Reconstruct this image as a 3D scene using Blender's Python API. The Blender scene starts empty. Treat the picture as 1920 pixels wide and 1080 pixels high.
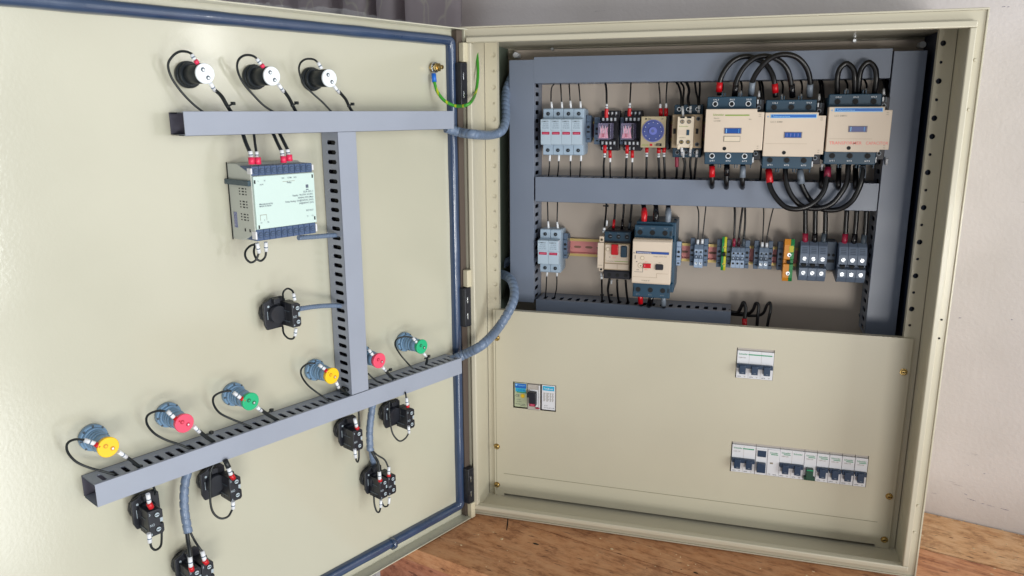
import bpy, bmesh, math, random
from mathutils import Vector, Matrix
random.seed(7)
sc = bpy.context.scene
COL = sc.collection
MM = 0.001
PI = math.pi

# ------------------------------------------------------------------ camera
cam = bpy.data.cameras.new('camera'); camo = bpy.data.objects.new('camera', cam); COL.objects.link(camo)
cam.sensor_width = 36.0; cam.lens = 1420.31 * 36.0 / 1920.0
cam.clip_start = 0.02; cam.clip_end = 60
R = Matrix(((0.96093438, -0.0585716, 0.27050784), (0.27674661, 0.2176486, -0.9359703), (-0.00405438, 0.97426816, 0.22535552)))
camo.matrix_world = Matrix.Translation((0.375297, -1.089001, 0.638673)) @ R.to_4x4()
sc.camera = camo

# ------------------------------------------------------------------ light
w = bpy.data.worlds.new('World'); sc.world = w; w.use_nodes = True
bg = w.node_tree.nodes['Background']; bg.inputs[0].default_value = (0.92, 0.95, 1.0, 1); bg.inputs[1].default_value = 0.34

def area(name, loc, tgt, sx, sy, power, col, spread=180):
    l = bpy.data.lights.new(name, 'AREA'); l.shape = 'RECTANGLE'; l.size = sx; l.size_y = sy
    l.energy = power; l.color = col; l.spread = math.radians(spread)
    o = bpy.data.objects.new(name, l); COL.objects.link(o); o.location = loc
    o.rotation_euler = (Vector(tgt) - Vector(loc)).to_track_quat('-Z', 'Y').to_euler()
    return o
area('assumed_window_light', (4.2, -2.22, 0.80), (-0.1, -0.1, 0.3), 1.85, 2.7, 98, (0.94, 0.99, 1.0))  # unseen window, assumed from the light falling in from the right
area('assumed_front_light', (1.5, -3.1, -0.10), (0.3, 0.0, 0.3), 1.1, 0.6, 36, (1.0, 0.97, 0.92))  # unseen low front source, assumed from the shadows inside the cabinet
area('door_glint_light', (2.0, -0.19, 0.84), (-0.1, -0.3, 0.7), 0.06, 0.26, 0.9, (1.0, 0.99, 0.95))  # unseen narrow source, added for the bright streak mirrored in the door
fl = area('assumed_floor_bounce_light', (2.45, -1.66, -0.82), (2.45, -1.66, 1), 1.95, 1.15, 46, (0.97, 1.0, 1.0))  # unseen upward lamp added for an assumed bright floor, mirrored low in the door
fl.rotation_euler = (math.radians(180), 0, math.radians(-10.4))
sc.view_settings.view_transform = 'Standard'; sc.view_settings.look = 'None'
sc.view_settings.exposure = 0.17; sc.view_settings.gamma = 1.0

# ------------------------------------------------------------------ materials
def lin(h):
    h = h.lstrip('#'); v = [int(h[i:i + 2], 16) / 255 for i in (0, 2, 4)]
    return tuple((c / 12.92 if c <= .04045 else ((c + .055) / 1.055) ** 2.4) for c in v) + (1,)
MATS = {}
def mat(name, color, rough=.5, metal=0, bump=0, bscale=200, var=0, vscale=20, coat=0, trans=0, alpha=1, spec=.5):
    m = bpy.data.materials.new(name); m.use_nodes = True; nt = m.node_tree; b = nt.nodes['Principled BSDF']
    c = lin(color) if isinstance(color, str) else color
    b.inputs['Base Color'].default_value = c; b.inputs['Roughness'].default_value = rough
    b.inputs['Metallic'].default_value = metal; b.inputs['Coat Weight'].default_value = coat
    b.inputs['Coat Roughness'].default_value = .08
    b.inputs['Transmission Weight'].default_value = trans; b.inputs['Alpha'].default_value = alpha
    b.inputs['Specular IOR Level'].default_value = spec
    tc = nt.nodes.new('ShaderNodeTexCoord')
    if bump:
        n = nt.nodes.new('ShaderNodeTexNoise'); n.inputs['Scale'].default_value = bscale; n.inputs['Detail'].default_value = 3
        bp = nt.nodes.new('ShaderNodeBump'); bp.inputs['Strength'].default_value = bump; bp.inputs['Distance'].default_value = .001
        nt.links.new(tc.outputs['Object'], n.inputs['Vector']); nt.links.new(n.outputs['Fac'], bp.inputs['Height'])
        nt.links.new(bp.outputs['Normal'], b.inputs['Normal'])
        if coat: nt.links.new(bp.outputs['Normal'], b.inputs['Coat Normal'])
    if var:
        n2 = nt.nodes.new('ShaderNodeTexNoise'); n2.inputs['Scale'].default_value = vscale; n2.inputs['Detail'].default_value = 5
        r = nt.nodes.new('ShaderNodeMapRange'); r.inputs[1].default_value = .3; r.inputs[2].default_value = .7
        r.inputs[3].default_value = 1 - var; r.inputs[4].default_value = 1 + var
        mx = nt.nodes.new('ShaderNodeMix'); mx.data_type = 'RGBA'; mx.blend_type = 'MULTIPLY'; mx.inputs[0].default_value = 1
        mx.inputs[6].default_value = c
        nt.links.new(tc.outputs['Object'], n2.inputs['Vector']); nt.links.new(n2.outputs['Fac'], r.inputs[0])
        nt.links.new(r.outputs[0], mx.inputs[7]); nt.links.new(mx.outputs[2], b.inputs['Base Color'])
        r2 = nt.nodes.new('ShaderNodeMapRange'); r2.inputs[3].default_value = max(0, rough - .08); r2.inputs[4].default_value = min(1, rough + .1)
        nt.links.new(n2.outputs['Fac'], r2.inputs[0]); nt.links.new(r2.outputs[0], b.inputs['Roughness'])
        if coat:
            r3 = nt.nodes.new('ShaderNodeMapRange'); r3.inputs[1].default_value = .35; r3.inputs[2].default_value = .65; r3.inputs[3].default_value = .05; r3.inputs[4].default_value = .17
            nt.links.new(n2.outputs['Fac'], r3.inputs[0]); nt.links.new(r3.outputs[0], b.inputs['Coat Roughness'])
    MATS[name] = m
    return m
mat('cream', '#c4bda8', .42, bump=.08, bscale=500, var=.035, vscale=5, coat=.25)
mat('doorcream', '#bbb8a5', .3, bump=.07, bscale=300, var=.03, vscale=5, coat=1.0)
mat('plate', '#c2b5a8', .5, bump=.05, bscale=900, var=.05, vscale=7)
mat('gasket', '#2d4160', .3, bump=.12, bscale=120, var=.10, vscale=30, coat=1)
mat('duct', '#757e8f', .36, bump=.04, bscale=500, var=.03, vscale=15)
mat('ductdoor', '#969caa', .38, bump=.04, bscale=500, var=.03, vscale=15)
mat('ductin', '#55535f', .6)
mat('blk', '#0c0b0e', .30, var=.2, vscale=60)
mat('blk2', '#191e20', .38, var=.2, vscale=60)
mat('blackgloss', '#0d0b0f', .18)
mat('white', '#e4e6ea', .4)
mat('red', '#c4101c', .28)
mat('redd', '#9c1c3c', .35)
mat('maroon', '#8c1c3c', .35)
mat('darkmaroon', '#3c1420', .4)
mat('pink', '#e03058', .35)
mat('grey', '#77808c', .35)
mat('greydark', '#46505a', .4)
mat('blue', '#1466c8', .35)
mat('fusegrey', '#a3b6c8', .45, var=.03)
mat('fusegrey2', '#b2c3d2', .42, var=.03)
mat('termgrey', '#8494a8', .5, var=.05)
mat('termlight', '#9aacc4', .48, var=.04)
mat('bigterm', '#6f7c90', .5, var=.05)
mat('bigdark', '#34465a', .5, var=.05)
mat('endstop', '#586a80', .5, var=.06)
mat('hole', '#07090d', .7)
mat('socket', '#131320', .45)
mat('relayclear', (.55, .5, .75, 1), .1, trans=.75)
mat('relayin', '#c893a8', .4, var=.25, vscale=300)
mat('relaysilver', '#d8d8e4', .25, metal=.6)
mat('beige', '#d6c5b2', .48, var=.03)
mat('beige2', '#ddceb8', .48, var=.03)
mat('beigedark', '#a89478', .5, var=.04)
mat('timerframe', '#aa9c7e', .45)
mat('dial', '#46528e', .3, var=.1, vscale=80)
mat('dial2', '#6a74c0', .25)
mat('teal', '#193f56', .42, var=.05)
mat('tealdk', '#14384e', .45, var=.05)
mat('winblue', '#1c4f9c', .2)
mat('wingrey', '#5c6490', .2)
mat('stripeblue', '#1663b8', .35)
mat('stripelight', '#4f9ad4', .35)
mat('bluelight', '#8cc4ec', .35)
mat('lime', '#7f9c38', .4)
mat('green', '#18a068', .4)
mat('greentxt', '#2c9468', .4)
mat('txt', '#3c4048', .5)
mat('txtfaint', '#8c8474', .5)
mat('txtpink', '#ee8880', .5)
mat('railzinc', '#e09490', .36, metal=.4, var=.15, vscale=12)
mat('brass', '#c2a66c', .25, metal=1)
mat('steel', '#c8ccd0', .25, metal=1)
mat('steelw', '#e0e6ec', .35, metal=.6)
mat('orange', '#d88a20', .45)
mat('yellowt', '#c8c020', .45)
mat('greent', '#128040', .45)
mat('lampblack', '#141c22', .42)
mat('lampblue', '#7596b4', .4, var=.05)
mat('discwhite', '#e8eef2', .35)
mat('discyellow', '#f2c41c', .35)
mat('discpink', '#e8506c', .35)
mat('discgreen', '#1fae78', .35)
mat('pbblack', '#1a1c24', .4, var=.15, vscale=100)
mat('pbwhite', '#a8b4bc', .5)
mat('relaybody', '#bcc0b8', .5)
mat('relayface', '#c6dad4', .42)
mat('relayterm', '#44587a', .45, var=.08, vscale=100)
mat('mcbwhite', '#dcdce0', .4)
mat('mcbgrey', '#b4aca4', .45)
mat('toggle', '#1c3450', .35)
mat('togglegreen', '#174434', .35)
mat('mccbgreen', '#b0b898', .4)
mat('cyan', '#28a8d0', .4)
mat('yellowdot', '#d8b830', .4)
mat('darkgap', '#16120c', .8)
mat('knuckle', '#c8bfa4', .4)

mat('chip', '#dcc49c', .6); mat('groove', '#8f8a74', .5); mat('railgold', '#dcc07c', .35, metal=.4); mat('scuff', '#7d7688', .7); mat('knot', '#8a5434', .7); mat('shadenavy', '#1c2438', .5); mat('shadeolive', '#5a6458', .5); mat('hingegap', '#54483f', .6)
mat('slotdark', '#94705c', .6); mat('winred', '#a81c40', .35); mat('pinkt', '#e0708c', .4); mat('txtgrey', '#6e7c8c', .5); mat('frametint', '#7c7478', .4); mat('winb2', '#1c4a9c', .35); mat('dyel', '#c88a18', .4); mat('dpink', '#b01c38', .4); mat('dgrn', '#146040', .4); mat('toggle2', '#2c4450', .4); mat('txtgrey2', '#586070', .5)
def spiralmat():
    m = mat('spiral', '#6c7c94', .3, var=.12, vscale=70)
def earthmat():
    m = mat('earth', '#4a9a28', .35); nt = m.node_tree; b = nt.nodes['Principled BSDF']
    tc = nt.nodes.new('ShaderNodeTexCoord'); wv = nt.nodes.new('ShaderNodeTexWave'); wv.inputs['Scale'].default_value = 25
    wv.inputs['Distortion'].default_value = 1.5
    cr = nt.nodes.new('ShaderNodeValToRGB'); cr.color_ramp.elements[0].color = lin('#3a9428'); cr.color_ramp.elements[1].color = lin('#b0b818')
    cr.color_ramp.elements[0].position = .8; cr.color_ramp.elements[1].position = .97
    nt.links.new(tc.outputs['Object'], wv.inputs['Vector']); nt.links.new(wv.outputs['Fac'], cr.inputs[0]); nt.links.new(cr.outputs[0], b.inputs['Base Color'])
spiralmat(); earthmat()

def ramp(nt, elems):
    cr = nt.nodes.new('ShaderNodeValToRGB'); e = cr.color_ramp.elements
    while len(e) < len(elems): e.new(.5)
    for k, (p, c) in enumerate(elems): e[k].position = p; e[k].color = lin(c)
    return cr
def woodmat(name, base, dark, light, seed):
    m = bpy.data.materials.new(name); m.use_nodes = True; nt = m.node_tree; b = nt.nodes['Principled BSDF']
    L = nt.links.new
    tc = nt.nodes.new('ShaderNodeTexCoord'); mp = nt.nodes.new('ShaderNodeMapping'); mp.inputs['Scale'].default_value = (2.2, 16, 16)
    mp.inputs['Location'].default_value = (seed, seed * .7, 0)
    L(tc.outputs['Object'], mp.inputs['Vector'])
    n = nt.nodes.new('ShaderNodeTexNoise'); n.inputs['Scale'].default_value = 3.2; n.inputs['Detail'].default_value = 9; n.inputs['Roughness'].default_value = .68; n.inputs['Distortion'].default_value = 1.2
    L(mp.outputs[0], n.inputs['Vector'])
    cr = ramp(nt, [(.30, dark), (.47, base), (.60, base), (.74, light)]); L(n.outputs['Fac'], cr.inputs[0])
    n2 = nt.nodes.new('ShaderNodeTexNoise'); n2.inputs['Scale'].default_value = 9; n2.inputs['Detail'].default_value = 7; n2.inputs['Roughness'].default_value = .75
    L(tc.outputs['Object'], n2.inputs['Vector'])
    cr2 = ramp(nt, [(.30, '#9a7258'), (.46, '#ffffff'), (.68, '#fff6ea')]); L(n2.outputs['Fac'], cr2.inputs[0])
    mx = nt.nodes.new('ShaderNodeMix'); mx.data_type = 'RGBA'; mx.blend_type = 'MULTIPLY'; mx.inputs[0].default_value = .8
    L(cr.outputs[0], mx.inputs[6]); L(cr2.outputs[0], mx.inputs[7])
    n3 = nt.nodes.new('ShaderNodeTexNoise'); n3.inputs['Scale'].default_value = 160; n3.inputs['Detail'].default_value = 3
    mp3 = nt.nodes.new('ShaderNodeMapping'); mp3.inputs['Scale'].default_value = (.25, 1, 1); L(tc.outputs['Object'], mp3.inputs['Vector']); L(mp3.outputs[0], n3.inputs['Vector'])
    cr3 = ramp(nt, [(.28, '#5a3020'), (.36, '#ffffff')]); L(n3.outputs['Fac'], cr3.inputs[0])
    mx2 = nt.nodes.new('ShaderNodeMix'); mx2.data_type = 'RGBA'; mx2.blend_type = 'MULTIPLY'; mx2.inputs[0].default_value = .7
    L(mx.outputs[2], mx2.inputs[6]); L(cr3.outputs[0], mx2.inputs[7])
    n5 = nt.nodes.new('ShaderNodeTexNoise'); n5.inputs['Scale'].default_value = 62; n5.inputs['Detail'].default_value = 10; n5.inputs['Roughness'].default_value = .72
    mp5 = nt.nodes.new('ShaderNodeMapping'); mp5.inputs['Scale'].default_value = (.45, 1, 1); L(tc.outputs['Object'], mp5.inputs['Vector']); L(mp5.outputs[0], n5.inputs['Vector'])
    cr5 = ramp(nt, [(.30, '#8c6448'), (.47, '#f0e4d8'), (.58, '#ffffff'), (.72, '#ffffff')]); L(n5.outputs['Fac'], cr5.inputs[0])
    mx5 = nt.nodes.new('ShaderNodeMix'); mx5.data_type = 'RGBA'; mx5.blend_type = 'MULTIPLY'; mx5.inputs[0].default_value = .85
    L(mx2.outputs[2], mx5.inputs[6]); L(cr5.outputs[0], mx5.inputs[7]); L(mx5.outputs[2], b.inputs['Base Color'])
    b.inputs['Roughness'].default_value = .62
    bp = nt.nodes.new('ShaderNodeBump'); bp.inputs['Strength'].default_value = .4; bp.inputs['Distance'].default_value = .001
    L(n.outputs['Fac'], bp.inputs['Height']); L(bp.outputs[0], b.inputs['Normal'])
    MATS[name] = m




woodmat('woodred', '#cf9a70', '#a06e4a', '#e0b68a', 3.1)
woodmat('woodpale', '#e8be92', '#bd8358', '#f0d2ac', 8.7)
woodmat('woodpink', '#e0a67e', '#a8684a', '#eecba4', 14.3)
woodmat('woodedge', '#b67a5e', '#8c5844', '#c8987a', 5.2)
def wallmat():
    m = bpy.data.materials.new('plaster'); m.use_nodes = True; nt = m.node_tree; b = nt.nodes['Principled BSDF']; L = nt.links.new
    tc = nt.nodes.new('ShaderNodeTexCoord')
    n = nt.nodes.new('ShaderNodeTexNoise'); n.inputs['Scale'].default_value = 160; n.inputs['Detail'].default_value = 4; L(tc.outputs['Object'], n.inputs['Vector'])
    n2 = nt.nodes.new('ShaderNodeTexNoise'); n2.inputs['Scale'].default_value = 5; n2.inputs['Detail'].default_value = 6; L(tc.outputs['Object'], n2.inputs['Vector'])
    cr = ramp(nt, [(.3, '#c8c1bd'), (.5, '#d0c9c6'), (.7, '#d8d1cf')]); L(n2.outputs['Fac'], cr.inputs[0])
    # grey scuffs, long and thin
    mp = nt.nodes.new('ShaderNodeMapping'); mp.inputs['Scale'].default_value = (6, 6, 60); L(tc.outputs['Object'], mp.inputs['Vector'])
    n4 = nt.nodes.new('ShaderNodeTexNoise'); n4.inputs['Scale'].default_value = 1.3; n4.inputs['Detail'].default_value = 8; n4.inputs['Roughness'].default_value = .7; L(mp.outputs[0], n4.inputs['Vector'])
    cr4 = ramp(nt, [(.29, '#7c7888'), (.35, '#ffffff')]); L(n4.outputs['Fac'], cr4.inputs[0])
    mx = nt.nodes.new('ShaderNodeMix'); mx.data_type = 'RGBA'; mx.blend_type = 'MULTIPLY'; mx.inputs[0].default_value = .6
    L(cr.outputs[0], mx.inputs[6]); L(cr4.outputs[0], mx.inputs[7]); L(mx.outputs[2], b.inputs['Base Color'])
    b.inputs['Roughness'].default_value = .55
    bp = nt.nodes.new('ShaderNodeBump'); bp.inputs['Strength'].default_value = .35; bp.inputs['Distance'].default_value = .0015
    L(n.outputs['Fac'], bp.inputs['Height']); L(bp.outputs[0], b.inputs['Normal'])
    MATS['plaster'] = m
wallmat()
def curtainmat():
    m = bpy.data.materials.new('curtain'); m.use_nodes = True; nt = m.node_tree; b = nt.nodes['Principled BSDF']; L = nt.links.new
    tc = nt.nodes.new('ShaderNodeTexCoord')
    mp = nt.nodes.new('ShaderNodeMapping'); mp.inputs['Scale'].default_value = (1, .01, .55); L(tc.outputs['Object'], mp.inputs['Vector'])
    v = nt.nodes.new('ShaderNodeTexVoronoi'); v.feature = 'DISTANCE_TO_EDGE'; v.inputs['Scale'].default_value = 21
    n = nt.nodes.new('ShaderNodeTexNoise'); n.inputs['Scale'].default_value = 18
    ad = nt.nodes.new('ShaderNodeMix'); ad.data_type = 'VECTOR'; ad.inputs[0].default_value = .06
    L(mp.outputs[0], n.inputs['Vector']); L(mp.outputs[0], ad.inputs[4]); L(n.outputs['Color'], ad.inputs[5]); L(ad.outputs[1], v.inputs['Vector'])
    cr = ramp(nt, [(.010, '#d0cac4'), (.05, '#c0b6ba')]); L(v.outputs['Distance'], cr.inputs[0]); L(cr.outputs[0], b.inputs['Base Color'])
    b.inputs['Roughness'].default_value = .7
    MATS['curtain'] = m
curtainmat()
def filmmat():
    m = mat('film', '#e8ecee', .15, trans=.6, alpha=.25)
filmmat()
def printmat():
    pass

# ------------------------------------------------------------------ frames
TH = math.atan2(0.9103, 0.41385)
O_DOOR = Vector((-5.427, 1.856, 0))
class Frame:
    def __init__(s, o, th): s.o = Vector(o); s.th = th
CAB = Frame((0, 0, 0), 0)
DOOR = Frame(O_DOOR, TH)
WALL = Frame((723, 223, 0), -math.radians(15))

ORG = {}
def thing(name, label, cat, frame, loc, group=None, kind=None):
    o = bpy.data.objects.new(name, None); COL.objects.link(o); o.empty_display_size = .01
    place(o, frame, loc)
    o['label'] = label; o['category'] = cat
    if group: o['group'] = group
    if kind: o['kind'] = kind
    return o
def place(o, frame, loc):
    v = Matrix.Rotation(frame.th, 3, 'Z') @ Vector(loc) + frame.o
    o.location = v * MM; o.rotation_euler = (0, 0, frame.th)
    ORG[o.name] = Vector(loc)
def tag(o, label, cat, group=None, kind=None):
    o['label'] = label; o['category'] = cat
    if group: o['group'] = group
    if kind: o['kind'] = kind

# ------------------------------------------------------------------ mesh builder
def catmull(P, n=6):
    P = [Vector(p) for p in P]
    if len(P) < 3: return P
    Q = [2 * P[0] - P[1]] + P + [2 * P[-1] - P[-2]]; out = []
    for i in range(1, len(Q) - 2):
        a, b, c, d = Q[i - 1:i + 3]
        for k in range(n):
            t = k / n
            out.append(.5 * ((2 * b) + (c - a) * t + (2 * a - 5 * b + 4 * c - d) * t * t + (3 * b - a - 3 * c + d) * t ** 3))
    out.append(P[-1]); return out
TXT = {}
def textgeo(s):
    if s not in TXT:
        cu = bpy.data.curves.new('t', 'FONT'); cu.body = s; cu.resolution_u = 2; cu.offset = .008
        ob = bpy.data.objects.new('t', cu); me = bpy.data.meshes.new_from_object(ob)
        vs = [v.co.copy() for v in me.vertices]; fs = [tuple(p.vertices) for p in me.polygons]
        bpy.data.objects.remove(ob); bpy.data.meshes.remove(me); bpy.data.curves.remove(cu)
        wd = (max(v.x for v in vs) - min(v.x for v in vs)) if vs else 1
        TXT[s] = (vs, fs, wd)
    return TXT[s]
class MB:
    def __init__(s): s.bm = bmesh.new(); s.ms = []
    def mi(s, m):
        if m not in s.ms: s.ms.append(m)
        return s.ms.index(m)
    def box(s, x0, x1, y0, y1, z0, z1, m, bev=0.0, smooth=False):
        c = [(x, y, z) for x in (x0, x1) for y in (y0, y1) for z in (z0, z1)]
        return s.hexa(c, m, bev)
    def hexa(s, c, m, bev=0):
        vs = [s.bm.verts.new(v) for v in c]
        idx = [(0, 1, 3, 2), (4, 6, 7, 5), (0, 4, 5, 1), (2, 3, 7, 6), (0, 2, 6, 4), (1, 5, 7, 3)]
        fs = [s.bm.faces.new([vs[i] for i in f]) for f in idx]
        k = s.mi(m)
        for f in fs: f.material_index = k
        bmesh.ops.recalc_face_normals(s.bm, faces=fs)
        if bev:
            es = list({e for f in fs for e in f.edges})
            r = bmesh.ops.bevel(s.bm, geom=es, offset=bev, segments=2, affect='EDGES', profile=.6)
            for f in r['faces']: f.material_index = k; f.smooth = True
        return s
    def prism(s, poly, ax, a0, a1, m, bev=0):
        # poly in the two remaining axes, extruded along ax
        def P(u, v, t): return {'x': (t, u, v), 'y': (u, t, v), 'z': (u, v, t)}[ax]
        A = [s.bm.verts.new(P(u, v, a0)) for u, v in poly]; B = [s.bm.verts.new(P(u, v, a1)) for u, v in poly]
        n = len(poly); fs = [s.bm.faces.new(A), s.bm.faces.new(B[::-1])]
        for i in range(n): fs.append(s.bm.faces.new((A[i], B[i], B[(i + 1) % n], A[(i + 1) % n])))
        k = s.mi(m)
        for f in fs: f.material_index = k
        bmesh.ops.recalc_face_normals(s.bm, faces=fs)
        if bev:
            es = list({e for f in fs for e in f.edges})
            r = bmesh.ops.bevel(s.bm, geom=es, offset=bev, segments=2, affect='EDGES', profile=.6)
            for f in r['faces']: f.material_index = k; f.smooth = True
        return s
    def cyl(s, c, r, y0, y1, m, ax='y', n=28, r2=None, bev=0):
        # cylinder along ax through c=(a,b) in the other two axes
        r2 = r if r2 is None else r2
        def P(a, b, t): return {'x': (t, a, b), 'y': (a, t, b), 'z': (a, b, t)}[ax]
        rings = [(y0, r), (y1, r2)]
        if bev:
            sg = 1 if y1 > y0 else -1
            rings = [(y0, r - bev), (y0 + sg * bev, r), (y1 - sg * bev, r2), (y1, r2 - bev)]
        V = [[s.bm.verts.new(P(c[0] + q * math.cos(2 * PI * i / n), c[1] + q * math.sin(2 * PI * i / n), t)) for i in range(n)] for t, q in rings]
        fs = []; k = s.mi(m)
        for a, b in zip(V[:-1], V[1:]):
            for i in range(n):
                f = s.bm.faces.new((a[i], a[(i + 1) % n], b[(i + 1) % n], b[i])); f.smooth = True; fs.append(f)
        fs += [s.bm.faces.new(V[0]), s.bm.faces.new(V[-1][::-1])]
        for f in fs: f.material_index = k
        bmesh.ops.recalc_face_normals(s.bm, faces=fs)
        return s
    def tube(s, pts, r, m, n=10, spiral=0, res=6, flat=1.0):
        P = catmull(pts, res) if len(pts) > 2 else [Vector(p) for p in pts]
        if spiral:
            Q = [P[0]];
            for a, b in zip(P[:-1], P[1:]):
                k = max(1, int((b - a).length / (spiral / 8)))
                for i in range(1, k + 1): Q.append(a.lerp(b, i / k))
            P = Q; n = 24
        T = []
        for i in range(len(P)):
            t = (P[min(i + 1, len(P) - 1)] - P[max(i - 1, 0)]); T.append(t.normalized() if t.length > 1e-9 else Vector((0, 0, 1)))
        up = Vector((0, 1, 0)) if abs(T[0].y) < .9 else Vector((1, 0, 0))
        N = (up - T[0] * up.dot(T[0])).normalized(); rings = []; L = 0
        for i, p in enumerate(P):
            if i: L += (P[i] - P[i - 1]).length
            N = (N - T[i] * N.dot(T[i])).normalized(); B = T[i].cross(N); ring = []
            for j in range(n):
                a = 2 * PI * j / n; rr = r(i / (len(P) - 1)) if callable(r) else r
                if spiral:
                    ph = (L / spiral + j / n) % 1.0
                    rr *= (.80 if ph < .2 else 1.0)
                ring.append(s.bm.verts.new(p + (N * math.cos(a) * flat + B * math.sin(a)) * rr))
            rings.append(ring)
        k = s.mi(m)
        for a, b in zip(rings[:-1], rings[1:]):
            for j in range(n):
                f = s.bm.faces.new((a[j], a[(j + 1) % n], b[(j + 1) % n], b[j])); f.smooth = True; f.material_index = k
        for q in (rings[0][::-1], rings[-1]):
            f = s.bm.faces.new(q); f.material_index = k
        return s
    def text(s, string, x, z, y, size, m, align='l', wd=None):
        vs, fs, tw = textgeo(string)
        k = s.mi(m); sx = size if wd is None else wd / tw
        ox = {'l': 0, 'c': -tw / 2 * sx, 'r': -tw * sx}[align]
        V = [s.bm.verts.new((x + ox + v.x * sx, y, z + v.y * size)) for v in vs]
        for f in fs:
            try: g = s.bm.faces.new([V[i] for i in f]); g.material_index = k
            except ValueError: pass
        return s
    def holes(s, O, U, V, cells, t, m):
        """plate made of cells (u0,u1,v0,v1,hole) ; hole=(cu,cv,half_u,half_v) stadium or None; thickness t against U x V"""
        O, U, V = Vector(O), Vector(U), Vector(V); N = U.cross(V).normalized(); k = s.mi(m); fs = []
        def pt(u, v, d): return O + U * u + V * v - N * d
        for (u0, u1, v0, v1, h) in cells:
            C = [(u0, v0), (u1, v0), (u1, v1), (u0, v1)]
            if h is None:
                for d in (0, t): fs.append(s.bm.faces.new([s.bm.verts.new(pt(u, v, d)) for u, v in C]))
                continue
            cu, cv, a, b = h
            angs = sorted([2 * PI * i / 20 for i in range(20)] + [math.atan2(v - cv, u - cu) % (2 * PI) for u, v in C])
            def hole(an):
                dx, dy = math.cos(an), math.sin(an)
                if a >= b: rr, ln, p, q = b, a - b, dx, dy
                else: rr, ln, p, q = a, b - a, dy, dx
                if ln < 1e-6: return dx * rr, dy * rr
                tt = rr / abs(q) if abs(q) > 1e-9 else 1e9
                if abs(p * tt) > ln:
                    bb = abs(p) * ln; tt = bb + math.sqrt(max(0, bb * bb - ln * ln + rr * rr))
                return dx * tt, dy * tt
            def outer(an):
                dx, dy = math.cos(an), math.sin(an); tt = 1e9
                if dx > 1e-9: tt = min(tt, (u1 - cu) / dx)
                if dx < -1e-9: tt = min(tt, (u0 - cu) / dx)
                if dy > 1e-9: tt = min(tt, (v1 - cv) / dy)
                if dy < -1e-9: tt = min(tt, (v0 - cv) / dy)
                return dx * tt, dy * tt
            I = [hole(x) for x in angs]; Q = [outer(x) for x in angs]; n = len(angs)
            VV = {}
            for d in (0, t):
                VV[d] = ([s.bm.verts.new(pt(cu + x, cv + y, d)) for x, y in I], [s.bm.verts.new(pt(cu + x, cv + y, d)) for x, y in Q])
                for i in range(n):
                    j = (i + 1) % n
                    fs.append(s.bm.faces.new((VV[d][0][i], VV[d][0][j], VV[d][1][j], VV[d][1][i])))
            for i in range(n):
                j = (i + 1) % n
                fs.append(s.bm.faces.new((VV[0][0][i], VV[0][0][j], VV[t][0][j], VV[t][0][i])))
        for f in fs: f.material_index = k
        return s
    def build(s, name, parent=None, frame=None, loc=None):
        me = bpy.data.meshes.new(name); o = bpy.data.objects.new(name, me); COL.objects.link(o)
        if parent is not None:
            o.parent = parent; L = ORG[parent.name]; ORG[o.name] = L
        else:
            place(o, frame, loc); L = Vector(loc)
        for v in s.bm.verts: v.co = (v.co - L) * MM
        bmesh.ops.remove_doubles(s.bm, verts=s.bm.verts, dist=1e-7) if False else None
        s.bm.to_mesh(me); s.bm.free()
        for k in s.ms: me.materials.append(MATS[k])
        return o

def build_each(q, name, parent):
    """one part per separate piece (pieces that touch or nest stay together)"""
    bm = q.bm; seen = set(); isl = []
    for v in bm.verts:
        if v in seen: continue
        st = [v]; seen.add(v); g = []
        while st:
            a = st.pop(); g.append(a)
            for e in a.link_edges:
                b = e.other_vert(a)
                if b not in seen: seen.add(b); st.append(b)
        lo = Vector([min(x.co[i] for x in g) - .7 for i in range(3)]); hi = Vector([max(x.co[i] for x in g) + .7 for i in range(3)])
        isl.append([lo, hi, g])
    ch = True
    while ch:
        ch = False
        for i in range(len(isl)):
            for j in range(i + 1, len(isl)):
                A, B_ = isl[i], isl[j]
                if all(A[0][k] <= B_[1][k] and B_[0][k] <= A[1][k] for k in range(3)):
                    isl[i] = [Vector([min(A[0][k], B_[0][k]) for k in range(3)]), Vector([max(A[1][k], B_[1][k]) for k in range(3)]), A[2] + B_[2]]; isl.pop(j); ch = True; break
            if ch: break
    for lo, hi, g in isl:
        n = MB(); n.ms = list(q.ms); mp = {v: n.bm.verts.new(v.co) for v in g}
        for f in {f for v in g for f in v.link_faces}:
            h = n.bm.faces.new([mp[v] for v in f.verts]); h.material_index = f.material_index; h.smooth = f.smooth
        used = sorted({f.material_index for f in n.bm.faces}); n.ms = [q.ms[u] for u in used]
        for f in n.bm.faces: f.material_index = used.index(f.material_index)
        n.build(name, parent)
    q.bm.free()
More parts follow.
